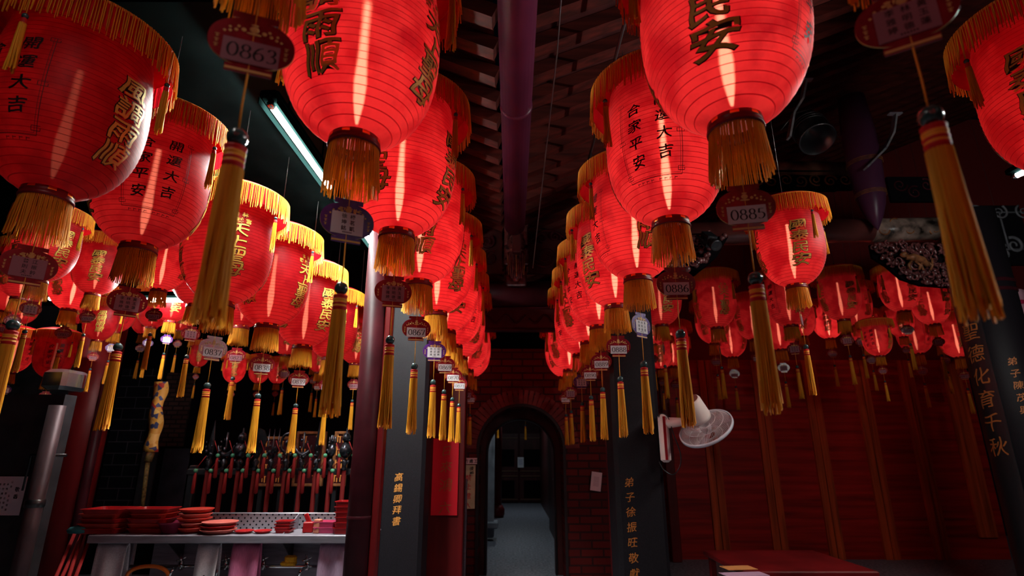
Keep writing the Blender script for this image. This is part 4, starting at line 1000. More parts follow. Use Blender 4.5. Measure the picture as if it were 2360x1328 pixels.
b = MB(); gx = at(680, 1205, Y=SY + .3).x - cx; b.add([(gx, .35, SZ), (gx, .35, bz), (gx, .08, SZ), (gx + .008, .35, SZ), (gx + .008, .35, bz), (gx + .008, .08, SZ)], [(0, 1, 2), (5, 4, 3), (0, 3, 4, 1), (1, 4, 5, 2), (0, 2, 5, 3)]); b.obj('divider', STEEL, ws)
b = MB(); b.box((.14, .30, (SZ + .28) / 2), (wd2 - .28, .02, SZ - .35)); b.obj('splash_panel', STEEL, ws)
b = MB(); zr = at(500, 1251, Y=SY + .08).z; b.tube([(-wd2 / 2 + .08, .08, zr), (wd2 / 2, .08, zr)], .006, 8); b.obj('towel_rail', CHROME, ws)
zp = at(500, 1306, Y=SY + .2).z; b = MB(); b.tube([(at(300, 1306, Y=SY + .2).x - cx, .2, zp), (wd2 / 2, .2, zp)], .012, 10); b.obj('water_pipe', CHROME, ws)
for px in (416, 519, 605, 707):
    x = at(px, 1300, Y=SY + .18).x - cx; b = MB(); b.lathe([(.018, 0), (.018, .05), (.012, .055), (.012, .07)], 12, 0, True, True, M=Matrix.Translation((x, .19, zp - .02)))
    b.tube([(x, .2, zp), (x, .13, zp), (x - .012, .105, zp - .01), (x - .016, .10, zp - .045)], .011, 8); b.ball((x - .018, .10, zp - .048), .014, 0, 8, 6)
    for k in range(4): a = PI / 2 * k + .4; b.tube([(x, .185, zp + .05), (x + .035 * math.cos(a), .185 + .01 * math.sin(a), zp + .05 + .03 * math.sin(a))], .007, 6)
    b.ball((x, .18, zp + .05), .013, 0, 8, 6); b.obj('tap', CHROME, ws)
for px in (408, 665):
    x = at(px, 1260, Y=SY + .2).x - cx; b = MB(); b.add([(x - .004, .29, SZ - .02), (x - .004, .02, SZ - .02), (x - .004, .29, SZ - .20), (x + .004, .29, SZ - .02), (x + .004, .02, SZ - .02), (x + .004, .29, SZ - .20)], [(0, 1, 2), (5, 4, 3), (0, 3, 4, 1), (1, 4, 5, 2), (0, 2, 5, 3)]); b.obj('shelf_bracket', BLACK, ws)
for sx in (-wd2 / 2 + .12, wd2 / 2 - .04):
    b = MB(); b.cbox((sx, .30, SZ / 2 - .01), (.04, .04, SZ - .03), .005); b.obj('leg', STEEL, ws)
b = MB(); b.cbox((.1, .16, .44), (wd2 - .2, .32, .20), .03); b.obj('basin', STEEL, ws)
# towels over the rail
def towel(px, wpx, m, label, mark=None, seed=0):
    x = at(px, 1260, Y=SY + .08).x; w = wpx * (at(px + 1, 1260, Y=SY + .08).x - x); b = MB(); n = 14; zt = zr + .008; R = random.Random(seed)
    rows = [(.035, .012, -.30), (.014, .012, -.05), (0, 0, 0), (-.014, .012, -.04), (-.022, .02, -.15), (-.026, .03, -.30), (-.03, .035, -.46)]
    vs = []
    for (y, amp, dz) in rows:
        for i in range(n + 1):
            t = i / n; vs.append((w * (t - .5) * (1 + .06 * (-dz / .46)), y + amp * .7 * math.sin(t * 9 + seed) * (1 if y < 0 else .5), zt + dz + (.004 * math.sin(t * 7 + seed) if dz < -.2 else 0)))
    b.add(vs, [(k * (n + 1) + i, k * (n + 1) + i + 1, (k + 1) * (n + 1) + i + 1, (k + 1) * (n + 1) + i) for k in range(len(rows) - 1) for i in range(n)], 0, True)
    G_ = 'towels over the washstand rail'
    if mark: r = thing('hand_towel', (x, SY + .08, 0), label, 'towel', G_); o = b.obj('cloth', m, r)
    else: o = tag(b.obj('hand_towel', m, None, (x, SY + .08, 0)), label, 'towel', G_)
    so = o.modifiers.new('t', 'SOLIDIFY'); so.thickness = .004
    if mark: b = MB(); flat_text(b, mark, .02, zt - .215, .045, lambda xx, zz: (xx, -.064, zz), 0, .02); b.obj('mark', INK, r)
WT = mat('white_towel', (.52, .48, .50), .9, noise=(120, .15)); PT = mat('pink_towel', (.52, .14, .26), .9, noise=(90, .3, (8, 1, .3))); LT = mat('lilac_towel', (.46, .30, .42), .9, noise=(90, .3, (8, 1, .3)))
towel(262, 72, WT, 'plain off-white hand towel at the left end of the washstand rail', None, 1)
towel(484, 52, WT, 'white hand towel marked with a 3 hanging on the washstand rail', '3', 2)
towel(571, 64, PT, 'rose pink striped hand towel hanging on the washstand rail', None, 3)
towel(770, 60, LT, 'pale lilac hand towel beside the slim red round column', None, 4)
b = MB(); p = at(662, 1299, Y=SY + .16); b.cbox((0, 0, .01), (.105, .05, .025), .008); b.cbox((.012, .0, .035), (.082, .04, .055), .012)
tag(b.obj('yellow_sponge', mat('yellow_sponge', (.75, .38, .02), .7, noise=(80, .2)), None, (p.x, SY + .185, zp + .012)), 'bright yellow sponge resting on the washstand water pipe', 'sponge')
hs = at(345, 1300, Y=SY + .1); b = MB(); b.tube([(hs.x - .16 + .02 * 0, SY + .12, zp - .12)] + [(hs.x + .14 * math.cos(a), SY + .10, zp - .04 + .06 * math.sin(a)) for a in [PI - PI * i / 14 for i in range(15)]] + [(hs.x + .17, SY + .12, zp - .16)], .013, 8)
tag(b.obj('orange_hose', mat('orange_hose', (.55, .13, .02), .4)), 'looped orange rubber hose hanging from the washstand pipe', 'hose')
# stacks on the shelf: every tray, plate and box its own thing
def tray_mesh(w, d, h, r=.03, fl=.02):
    b = MB()
    def ring(hw, hd, z, rr):
        pts = []
        for (sx, sy, a) in ((1, 1, 0), (-1, 1, PI / 2), (-1, -1, PI), (1, -1, 3 * PI / 2)):
            for k in range(4): q = a + PI / 2 * k / 3; pts.append((sx * (hw - rr) + rr * math.cos(q), sy * (hd - rr) + rr * math.sin(q), z))
        return pts
    rs = [ring(w / 2 - fl, d / 2 - fl, 0, r), ring(w / 2 - .006, d / 2 - .006, h - .004, r), ring(w / 2, d / 2, h - .004, r), ring(w / 2, d / 2, h, r), ring(w / 2 - .008, d / 2 - .008, h, r), ring(w / 2 - fl - .004, d / 2 - fl - .004, .006, r)]
    n = 16; vs = [p for q in rs for p in q]; fs = [(k * n + i, k * n + (i + 1) % n, (k + 1) * n + (i + 1) % n, (k + 1) * n + i) for k in range(5) for i in range(n)]
    fs += [tuple(range(n - 1, -1, -1)), tuple(5 * n + i for i in range(n))]; b.add(vs, fs); return b
def plate_mesh(r, h):
    b = MB(); b.lathe([(r * .62, 0), (r * .70, .002), (r * .97, h - .006), (r, h - .003), (r, h), (r * .96, h), (r * .66, .006), (.001, .006)], 32, 0, True); return b
ORD = ('lowest', 'second from the bottom', 'third from the bottom', 'fourth from the bottom', 'fifth from the bottom', 'sixth from the bottom', 'seventh from the bottom', 'eighth from the bottom')
def stack(name, me, px, py_sy, n, dz, what, where, cat, group, jit=.008, seed=0, rzj=.08):
    R = random.Random(seed); x = at(px, 1222, Y=SY + py_sy).x
    for k in range(n):
        o = put(name, me[k % len(me)], None, (x + R.uniform(-jit, jit), SY + py_sy + R.uniform(-jit, jit) / 2, SZ + .0015 + k * dz), R.uniform(-rzj, rzj))
        pos = 'topmost' if k == n - 1 and n > 1 else ORD[k]
        tag(o, '%s, %s in the stack %s' % (what, pos, where), cat, group)
T1 = [tray_mesh(.30, .25, .034).mesh('serving_tray', [PLASTR]), tray_mesh(.29, .24, .034).mesh('serving_tray', [PLASTO])]
T2 = [tray_mesh(.285, .22, .034).mesh('serving_tray', [PLASTR]), tray_mesh(.265, .21, .034).mesh('serving_tray', [PLASTO])]
stack('serving_tray', T1, 247, .17, 5, .0315, 'red serving tray', 'at the shelf left end', 'tray', 'red trays stacked at the shelf left end', .014, 1, .10)
stack('serving_tray', T2, 350, .17, 5, .0315, 'red serving tray', 'left of the wine red bowl', 'tray', 'red trays stacked second from the left', .012, 2, .06)
PK = mat('pale_red_plastic', (.50, .11, .09), .35)
stack('round_plate', [plate_mesh(.112, .036).mesh('round_plate', [PLASTO]), plate_mesh(.108, .036).mesh('round_plate', [PK])], 446, .16, 5, .0300, 'round red plate', 'beside the trays', 'plate', 'round plates in the taller stack', .003, 3)
stack('round_plate', [plate_mesh(.118, .03).mesh('round_plate', [PK]), plate_mesh(.116, .03).mesh('round_plate', [PLASTR])], 504, .10, 3, .0240, 'round pale red plate', 'before the perforated back', 'plate', 'round plates in the lower stack', .003, 4)
b = MB(); b.lathe([(.05, 0), (.06, .004), (.10, .075), (.104, .076), (.098, .070), (.055, .008), (.001, .008)], 28, 0, True); p = at(387, 1215, Y=SY + .1)
tag(b.obj('wine_red_bowl', mat('wine_plastic', (.16, .01, .035), .3), None, (p.x + .03, SY + .11, SZ + .002)), 'dark wine red bowl between the tray stack and round plates', 'bowl')
for px, w, lb in ((563, .13, 'flat small red dish lying right of the round plates'), (606, .12, 'flat small red dish lying left of the small red boxes')):
    o = put('small_dish', plate_mesh(w / 2, .018).mesh('small_dish', [PLASTR]), None, (at(px, 1222, Y=SY + .12).x, SY + .12, SZ + .002)); tag(o, lb, 'dish')
stack('small_tray', [tray_mesh(.115, .11, .022, .012, .01).mesh('small_tray', [PLASTR])], 655, .15, 4, .019, 'small square red tray', 'left of the shelf divider', 'tray', 'small trays left of the divider', .006, 6, .12)
stack('pink_tray', [tray_mesh(.16, .12, .04, .015, .012).mesh('pink_tray', [mat('pink_plastic', (.50, .05, .13), .35)])], 752, .15, 2, .035, 'rectangular pink red tray', 'right of the divination blocks', 'tray', 'pink trays right of the divider', .004, 7)
stack('red_basket', [tray_mesh(.15, .15, .04, .02, .012).mesh('red_basket', [PLASTR])], 797, .13, 6, .034, 'square red basket', 'beside the red column', 'basket', 'baskets stacked at the shelf right end', .003, 8)
p = at(708, 1212, Y=SY + .12); b = MB(); b.cbox((0, 0, .035), (.07, .06, .07), .006); tag(b.obj('red_block', PLASTR, None, (p.x, SY + .15, SZ + .001), .2), 'small upright red box right of the shelf divider', 'box')
b = MB(); b.cbox((0, 0, 0), (.03, .02, .12), .004, 0, Matrix.Rotation(-.5, 3, 'Y')); tag(b.obj('red_stick', PLASTR, None, (p.x - .02, SY + .21, SZ + .065)), 'leaning red stick behind the small upright red box', 'stick')
b = MB(); b.cbox((0, 0, .045), (.045, .05, .09), .005); tag(b.obj('wooden_block', mat('pale_wood', (.45, .16, .10), .6), None, (p.x + .075, SY + .12, SZ + .001), -.2), 'pale wooden block beside the small upright red box', 'block')
bo = thing('pump_bottle', (at(851, 1225, Y=SY + .1).x, SY + .12, SZ + .002), 'slim white pump bottle with a green collar beside the red column', 'bottle')
b = MB(); b.lathe([(.022, 0), (.026, .006), (.026, .11), (.016, .13), (.011, .135)], 20, 0, True); b.obj('body', mat('white_bottle', (.62, .54, .56), .4), bo)
b = MB(); b.lathe([(.014, .135), (.015, .155), (.006, .158), (.006, .18)], 14, 0, True, True); b.tube([(0, 0, .18), (0, -.03, .178)], .005, 6); b.obj('pump', mat('green_white_pump', (.30, .42, .25), .4), bo)
# sticks leaning left of the stand
BROOM = mat('red_handle', (.30, .02, .02), .4)
for px0, py0, px1, py1, lb in ((168, 1240, 130, 1328, 'thin red handle leaning left of the washstand, leftmost of four'), (184, 1242, 145, 1326, 'thin red handle left of the washstand, second of the four'), (190, 1232, 160, 1326, 'thin red handle, third of the four beside the washstand'), (206, 1244, 176, 1326, 'thin red handle touching the washstand left end')):
    a, c = at(px0, py0, Y=4.2), at(px1, py1, Y=3.9); e = a + (c - a) * (a.z / (a.z - c.z)); b = MB(); b.tube([a + (a - e) * .04, e], .011, 8); o = b.obj('broom_handle', BROOM); tag(o, lb, 'handle')
b = MB(); p = at(178, 1222, Y=4.12); b.lathe([(.002, .05), (.05, .03), (.07, 0), (.06, -.03), (.002, -.04)], 14, 0, M=Matrix.Translation(p) @ Matrix.Diagonal((1, .6, .6, 1))); tag(b.obj('teal_cloth', mat('teal_cloth', (.02, .10, .11), .8)), 'crumpled dark teal rag at the washstand left end', 'rag')

# ------------------------------------------------------------------ things behind the washstand
# embroidered hanging streamer with gold and red
st = thing('embroidered_streamer', (0, 0, 0), 'narrow gold and red embroidered streamer hanging by the brick patch', 'banner')
a, c = at(372, 880, Y=6.4), at(349, 1042, Y=6.4)
def rnd_mat():
    m = bpy.data.materials.new('embroidery'); m.use_nodes = True; nt = m.node_tree; N = nt.nodes.new; L = nt.links.new; tc = N('ShaderNodeTexCoord'); v = N('ShaderNodeTexVoronoi'); v.inputs['Scale'].default_value = 22; L(tc.outputs['Object'], v.inputs['Vector'])
    r = N('ShaderNodeValToRGB'); r.color_ramp.interpolation = 'CONSTANT'; s = N('ShaderNodeSeparateColor'); L(v.outputs['Color'], s.inputs[0]); L(s.outputs[0], r.inputs[0])
    E = r.color_ramp.elements; E[0].color = (.75, .35, .05, 1); E[1].position = .45; E[1].color = (.50, .03, .02, 1)
    for p_, c_ in ((.65, (.85, .5, .12, 1)), (.85, (.05, .06, .16, 1))): e = E.new(p_); e.color = c_
    L(r.outputs[0], nt.nodes['Principled BSDF'].inputs['Base Color']); return m
b = MB(); n = 20; vs = []
for i in range(n + 1):
    q = a.lerp(c, i / n); w = .075 + .01 * math.sin(i * .7); y = .02 * math.sin(i * .6)
    vs += [q + Vector((-w, y, 0)), q + Vector((0, y - .03, 0)), q + Vector((w, y, 0))]
b.add(vs, [f for i in range(n) for f in ((3 * i, 3 * i + 1, 3 * i + 4, 3 * i + 3), (3 * i + 1, 3 * i + 2, 3 * i + 5, 3 * i + 4))], 0, True); o = b.obj('cloth', rnd_mat(), st); so = o.modifiers.new('t', 'SOLIDIFY'); so.thickness = .006
b = MB(); b.tube([c, c + Vector((-.02, 0, -.10))], .04, 10); b.tube([c + Vector((-.02, 0, -.10)), at(328, 1168, Y=6.4)], .022, 8); b.obj('weighted_end', mat('dark_gold_fringe', (.14, .09, .03), .5, noise=(40, .7)), st)
b = MB(); b.tube([a, a + Vector((0, 0, 3.6))], .006, 6); b.obj('hanging_cord', WIRE, st)
# rack of ceremonial weapons: red poles with dark blades and green-bead tassels
ANT = mat('antique_dark_silver', (.05, .05, .06), .25, .85, noise=(30, .7)); JADE = mat('green_bead', (.06, .22, .12), .35); REDT = mat('red_tassel', (.20, .008, .008), .7)
wr = thing('weapon_rack', (0, 0, 0), 'long dark wooden rack holding the row of red ceremonial poles', 'rack')
xa, xb = at(455, 1100, Y=5.6).x, at(800, 1100, Y=5.6).x; zr1 = at(620, 1088, Y=5.6).z
b = MB(); b.cbox(((xa + xb) / 2, 5.68, zr1), (xb - xa + .3, .05, .06), .01); b.obj('rail', BLACK, wr); b = MB(); b.cbox(((xa + xb) / 2, 5.68, .45), (xb - xa + .3, .05, .08), .01); b.obj('rail', BLACK, wr)
for x in (xa - .1, xb + .1): b = MB(); b.cbox((x, 5.70, zr1 / 2 + .03), (.07, .07, zr1 + .06), .01); b.obj('rack_post', BLACK, wr)
heads = ('spear', 'crescent', 'gourd', 'fan', 'trident', 'disc', 'crescent', 'spear', 'hand', 'gourd')
ol = ('leftmost', 'second', 'third', 'fourth', 'fifth', 'sixth', 'seventh', 'eighth', 'ninth', 'rightmost')
R = random.Random(9)
for i, px in enumerate((471, 506, 542, 580, 616, 651, 688, 722, 756, 788)):
    p = at(px, 1140, Y=5.6); zb_ = at(px, 1085, Y=5.6).z
    r = thing('ceremonial_pole', (p.x, 5.6, 0), 'red ceremonial pole with dark ornate head, %s in the rack%s' % (ol[i], '' if i in (0, 9) else ' from the left'), 'weapon', 'ceremonial poles in the rack')
    b = MB(); b.lathe([(.021, 0), (.021, zb_)], 12, 0, True, True); b.obj('shaft', mat('red_pole_paint', (.07, .004, .004), .7, spec=.05) if i == 0 else bpy.data.materials['red_pole_paint'], r)
    b = MB(); b.lathe([(.02, zb_), (.045, zb_ + .02), (.025, zb_ + .05), (.05, zb_ + .09), (.02, zb_ + .13)], 14, 0); k = heads[i]; zc_ = zb_ + .30
    if k == 'spear': b.lathe([(.018, zb_ + .12), (.055, zb_ + .24), (.03, zb_ + .40), (.002, zb_ + .56)], 10, 0, M=Matrix.Diagonal((1, .35, 1, 1)))
    elif k == 'crescent':
        b.tube([(.13 * math.cos(q), 0, zc_ + .13 * math.sin(q)) for q in [-PI * .95 + PI * .9 * j / 16 for j in range(17)]], lambda j: .028 * math.sin(PI * (j + .5) / 17) + .004, 8); b.tube([(0, 0, zb_ + .1), (0, 0, zc_ + .12)], .014, 8)
    elif k == 'gourd': b.ball((0, 0, zb_ + .22), .09, 0, 16, 10); b.ball((0, 0, zb_ + .36), .06, 0, 16, 10); b.lathe([(.02, zb_ + .40), (.012, zb_ + .47)], 8, 0)
    elif k == 'fan': b.prism([(-.02, zb_ + .12), (.02, zb_ + .12), (.14, zb_ + .34), (.08, zb_ + .44), (0, zb_ + .47), (-.08, zb_ + .44), (-.14, zb_ + .34)], -.012, .012)
    elif k == 'trident':
        for sx in (-.08, 0, .08): b.tube([(0, 0, zb_ + .12), (sx, 0, zb_ + .22), (sx, 0, zb_ + .46)], lambda j: (.016, .016, .003)[j], 8)
    elif k == 'disc': b.tube([(.11 * math.cos(2 * PI * j / 24), 0, zc_ + .11 * math.sin(2 * PI * j / 24)) for j in range(24)], .018, 8, 0, True); b.ball((0, 0, zc_), .045, 0, 12, 8); b.tube([(0, 0, zb_ + .1), (0, 0, zc_)], .014, 8)
    else:
        b.ball((0, 0, zb_ + .22), .06, 0, 12, 8, (1, .7, 1.2))
        for j in range(4): b.tube([(-.04 + .027 * j, 0, zb_ + .26), (-.045 + .03 * j, -.01, zb_ + .40 - abs(j - 1.5) * .02)], .012, 7)
    for j in range(10): b.ball((R.uniform(-.07, .07), R.uniform(-.04, 0), zb_ + R.uniform(.08, .34)), R.uniform(.012, .022), 0, 8, 6)
    b.v = [(x * .62, y, zb_ + (z - zb_) * .85) for x, y, z in b.v]; b.obj('ornate_head', ANT, r)
    for sx, dz in ((-.10, .02), (.09, .16)):
        b = MB(); b.tube([(sx * .3, -.01, zb_ + dz + .12), (sx, -.03, zb_ + dz)], .004, 5, 1); b.ball((sx, -.03, zb_ + dz - .02), .020, 0, 12, 8); b.lathe([(.008, zb_ + dz - .04), (.014, zb_ + dz - .06), (.018, zb_ + dz - .22), (.004, zb_ + dz - .23)], 10, 1, M=Matrix.Translation((sx, -.03, 0))); b.obj('bead_tassel', [JADE, REDT], r)
# gilt plaques leaning behind the weapons
def plaque(px0, px1, py0, py1, Y, label, seed):
    a, c = at(px0, py0, Y=Y), at(px1, py1, Y=Y); w, h = at(px1, (py0 + py1) / 2, Y=Y).x - at(px0, (py0 + py1) / 2, Y=Y).x, a.z - c.z
    r = thing('gilt_plaque', ((a.x + c.x) / 2, Y, (a.z + c.z) / 2), label, 'plaque'); R = random.Random(seed)
    b = MB(); b.box((0, 0, 0), (w, .03, h)); b.obj('board', LACQ, r); b = MB()
    for sx in (-1, 1): b.cbox((sx * w / 2, -.01, 0), (.03, .05, h + .03), .006); b.cbox((0, -.01, sx * h / 2), (w, .05, .03), .006)
    b.obj('frame', CARVG, r); b = MB(); n = max(2, int(w / .10))
    for i in range(n):
        x = -w / 2 + w * (i + .5) / n
        for j in range(4): z = h / 2 - h * (j + .5) / 4; b.cbox((x - .012, -.02, z + .01), (.010, .012, h * .17), .003); b.cbox((x + .014, -.02, z - .005), (.010, .012, h * .13), .003); b.cbox((x, -.02, z + h * .05), (.05, .012, .010), .003)
    b.obj('gilt_lettering', GILT, r)
    b = MB()
    for sx in (-1, 1): b.box((sx * w * .35, .02, -h / 4 - ((a.z + c.z) / 2) / 2), (.04, .03, (a.z + c.z) / 2 - h / 2 + h / 2))
    b.obj('stand', BLACK, r)
plaque(598, 662, 1010, 1118, 6.2, 'gilt lettered red plaque behind the weapon poles, middle of three', 1)
plaque(684, 746, 998, 1118, 6.2, 'framed red plaque with gold lettering right of the middle plaque', 2)
plaque(772, 798, 998, 1118, 6.2, 'narrow gilt plaque beside the slim red round column', 3)
b = MB(); R = random.Random(31); p0_ = at(866, 1050, Y=6.3)
for k in range(9): b.tube([(p0_.x + .05 * math.sin(k * 1.3 + i * .5), 6.3, p0_.z + .28 - .075 * k - .012 * i) for i in range(7)], .014, 7, k % 2)
b.box((p0_.x, 6.34, (p0_.z + .37) / 2), (.16, .03, p0_.z + .37), 2); tag(b.obj('dragon_panel', [GILT, JADE, LACQ]), 'narrow gilded relief panel between the red round column and granite pillar', 'panel')
# ------------------------------------------------------------------ the lanterns
def P(px, py, zc): return at(px, py, Z=EYE.z + zc)
def LW(px, py, w, zc, s=None):
    p = P(px, py, zc); d = ray(px, py); t = (p - EYE).length / d.length
    return p, s or max(.42, min(1.0, w * t / (203 * math.sqrt(1 + d.x ** 2))))
def X3(x, y, z): return Vector((x, y, EYE.z + z))
N3 = ('何錦堯', '何武雄', '魏素真'); N2 = ('楊茗凱', '徐坤銘'); N3b = ('黃玉蓮', '林明德', '李雅婷'); N2b = ('江振鈴', '曾則夫'); N2c = ('吳春', '陳文')
GA, GB, GC, GD, GE = 'lanterns left of the aisle', 'lanterns right of the aisle', 'second row of lanterns on the left', 'lanterns crowded at the far left', 'lanterns in the right bay'
def L(p, s, k, al, lamp, card, label, g, lod=1, wire=.8, cy=None): return lantern(p, s, k, al, lamp, card, label, g, lod, wire, cy)
# left of the aisle
L(X3(-.55, .97, 1.12), 1, 3, 0, 3, ('numdim', '0863'), 'nearest lantern left of the aisle, only its fringe and blurred card 0863 showing', GA, 0, .8, -8)
L(P(818, 325, 1), 1, 0, -31, 0, ('name', N2), 'big glowing red lantern with a purple names card, its fringe before the fluorescent tube', GA, 0, .8, 10)
L(P(915, 537, 1), 1, 1, -27, 0, ('namedim', N3b), 'glowing red lantern with a dark red names card, behind the lantern crossing the tube', GA, 0, .8, 4)
L(P(965, 650, 1), 1, 0, 4, 0, ('num', '0867'), 'glowing red lantern left of the aisle with dark red card 0867', GA, 0, .8, 2)
L(P(1005, 720, 1), 1, 1, 36, 0, ('name', N3), 'glowing red lantern with a purple three-column names card behind card 0867', GA, 0, .8, 2)
for y, n, k, al in ((4.60, '0869', 2, 20), (5.26, '0870', 3, 30), (5.92, '0871', 1, 40), (6.87, '0872', 0, 30), (7.52, '0873', 2, 25)):
    L(X3(-.56, y, 1), 1, k, al, 0, ('num', n), 'red lantern left of the aisle carrying card %s' % n, GA, 0 if y < 5.5 else 1, .8, 2)
# right of the aisle
L(X3(.765, .875, 1.105), 1, 1, 0, 4, ('namedim', N3b), 'nearest lantern right of the aisle, only its dark blurred names card and long tassel showing', GB, 0, .8, 8)
L(P(1693, 285, 1), 1, 2, -6, 0, ('num', '0885'), 'big glowing red lantern right of the aisle with tilted card 0885', GB, 0, .8, 12)
L(P(1545, 512, 1), 1, 3, -12, 0, ('num', '0886'), 'glowing red lantern right of the aisle with card 0886', GB, 0, .8, 14)
L(P(1470, 640, 1), 1, 0, 18, 0, ('name', N3b), 'glowing red lantern right of the aisle with a narrow turned purple names card', GB, 0, .8, 52)
L(P(1420, 705, 1), 1, 2, -43, 0, ('num', '0888'), 'glowing red lantern right of the aisle with card 0888', GB, 0, .8, 10)
for y, c, k, al, lb in ((4.43, ('num', '0889'), 3, -50, 'red lantern right of the aisle carrying card 0889'), (5.09, ('num', '0890'), 1, -50, 'red lantern right of the aisle carrying card 0890'), (5.75, ('name', N3), 3, -40, 'red lantern right of the aisle with a names card behind card 0890'),
                    (6.87, ('namedim', N3b), 1, -45, 'red lantern right of the aisle with a round dark card before the arch'), (7.52, ('num', '0893'), 2, -40, 'red lantern right of the aisle carrying card 0893')):
    L(X3(.72, y, 1), 1, k, al, 0, c, lb, GB, 0 if y < 5.5 else 1, .8, 4)
# second row on the left
L(X3(-1.77, 1.91, .95), 1, 0, 42, 4, ('namedim', N2b), 'huge dim red lantern at the left edge with a dark two-column names card', GC, 0, None, 0)
L(X3(-1.88, 2.6, 1.0), 1, 3, 2, 3, ('namedim', N3b), 'dim red lantern second from the left edge with a nine-character names card', GC, 0, None, 4)
for q, n, k, al, lp in ((P(508, 697, .9), '0837', 1, 8, 2), (P(616, 749, .9), '0838', 1, 52, 2), (P(697, 797, .9), '0839', 2, 40, 2), (X3(-1.85, 5.56, .93), '0840', 2, 15, 2)):
    L(q, 1 if n != '0840' else .95, k, al, lp, ('num', n), 'red lantern with lit gold fringe carrying card %s' % n, GC, 0, None, 5 if n != '0837' else 22)
L(P(819, 838, .96), .8, 1, 0, 2, ('numdim', '0841'), 'red lantern with card 0841 just left of the stone pillar top', GC, 0, None, 0)
L(P(864, 862, .93), .85, 2, 20, 1, ('name', N2c), 'small bright lantern with a pale names card right of card 0841', GC, 1, None, 0)
L(X3(-1.71, 7.47, .95), .75, 1, 20, 1, ('numdim', '0844'), 'small red lantern half behind the tassel before the granite pillar', GC, 1, None, 0)
# third row and the crowd at the far left
def C(px, py, w, zc, k, al, lamp, card, label, g=GD, s=None, lod=1, cy=None):
    p, ss = LW(px, py, w, zc, s); L(p, ss, k, al, lamp, card, label, g, lod, None, cy)
C(451, 703, 43, 1.2, 1, 20, 2, ('namedim', N3b), 'dull red lantern half hidden behind the lantern of card 0837', lod=0)
C(554, 752, 42, 1.2, 3, 10, 2, ('numdim', '0823'), 'red lantern with dark card 0823 between cards 0837 and 0838', lod=0)
C(660, 818, 26, 1.2, 1, 0, 2, ('namedim', N3b), 'small red lantern with a dark names card left of card 0839')
C(725, 842, 20, 1.2, 2, 10, 2, ('num', '0825'), 'small distant lantern carrying card 0825')
C(735, 858, 18, .95, 0, 0, 2, ('num', '0826'), 'small distant lantern carrying card 0826', s=.6)
C(159, 713, 41, 1.3, 1, -40, 0, ('numdim', '0802'), 'brightest lantern of the left crowd with pale yellow fringe', s=.78, lod=0, cy=-10)
C(214, 677, 38, 1.25, 2, -5, 2, ('numdim', '0803'), 'red lantern with gold ragged fringe right of the brightest left one', lod=0)
C(366, 668, 39, 1.1, 0, -30, 1, ('numdim', '0821'), 'lantern with a dark card beside the small far left tube', lod=0)
C(392, 740, 28, 1.18, 2, 10, 1, ('name', N3), 'lantern with white-lit fringe and white names card under the far left tube')
C(348, 754, 30, 1.25, 1, 10, 2, ('name', N2c), 'lantern with yellow fringe and glaring pale card left of the white-lit fringe', s=.58)
C(264, 764, 26, 1.1, 3, 10, 2, ('name', N3), 'lantern with a bright white names card behind the thick hanging tassel', s=.55)
C(88, 645, 50, 1.1, 2, 30, 2, ('namedim', N3b), 'dim red lantern behind the big left edge names card', lod=0)
C(12, 717, 35, 1.2, 0, 20, 2, ('namedim', N3b), 'red lantern cut by the left edge above the big dark bead', s=.54)
C(43, 686, 40, 1.2, 1, 40, 2, ('namedim', N3b), 'red lantern with gold fringe next to the left edge lantern')
C(46, 745, 20, 1.3, 3, 0, 2, ('numdim', '0801'), 'small lantern with pale fringe under the left edge lanterns', s=.5)
C(168, 745, 22, 1.4, 2, 0, 3, ('name', N2c), 'dark lantern peeping out behind the brightest left lantern')
C(223, 784, 28, .95, 0, 0, 3, ('numdim', '0812'), 'dim lantern with an orange fringe above the left drain hood', s=.5)
C(22, 858, 30, .75, 3, 30, 2, ('name', N2c), 'low red lantern at the left edge showing black lucky writing', s=.58)
C(114, 870, 32, .70, 1, 180, 4, ('numdim', '0813'), 'lowest dark lantern above the stainless hood', s=.62)
C(536, 882, 13, .75, 2, 0, 1, ('numdim', '0832'), 'tiny low lantern under the dark card 0823', s=.45)
C(594, 883, 14, .80, 0, 0, 2, ('numdim', '0833'), 'tiny low lantern right behind card 0838', s=.45)
C(637, 884, 14, .92, 0, 10, 2, ('numdim', '0834'), 'tiny low lantern between cards 0838 and 0839', s=.48)
C(414, 762, 20, 1.3, 0, 0, 2, ('namedim', N3b), 'small lantern just right of the white-lit fringe')
C(330, 770, 22, 1.4, 0, 0, 2, ('numdim', '0815'), 'small dull lantern just left of the glaring pale card')
C(455, 845, 13, 1.0, 0, 0, 3, ('numdim', '0816'), 'tiny dull orange-fringed lantern left of card 0837')
# right bay
p, s = LW(1835, 658, 50, 1.15); L(p, s, 2, 17, 1, ('namedim', N3b), 'clear red lantern with gold fringe and edge-on card, left of the round beam', GE, 0, None, 84)
def E(px, py, w, zc, k, al, lamp, card, label, s=None, lod=1, cy=None):
    p, ss = LW(px, py, w, zc, s); L(EYE + (p - EYE) * 1.18, ss * 1.18 * 1.07, k, al, lamp, card, label, GE, lod, None, cy)
E(1525, 749, 29, 1.35, 2, 22, 3, ('namedim', N3b), 'lantern with edge-on card just right of the fan pillar', .83, 0, 80)
E(1653, 755, 31, 1.4, 1, 28, 3, ('namedim', N3b), 'red lantern with gold temple header writing left of the long near tassel', .85, 0, 86)
E(1505, 793, 18, 1.3, 0, 0, 2, ('numdim', '0915'), 'small bright lantern peeping past the fan pillar edge', .6)
E(1646, 791, 24, 1.36, 0, -30, 2, ('numdim', '0917'), 'lantern directly behind the gold header lantern, lower fringe showing', .75)
E(1688, 823, 25, 1.28, 3, -30, 2, ('numdim', '0918'), 'back lantern with black writing and bright streak near the board wall top', .75)
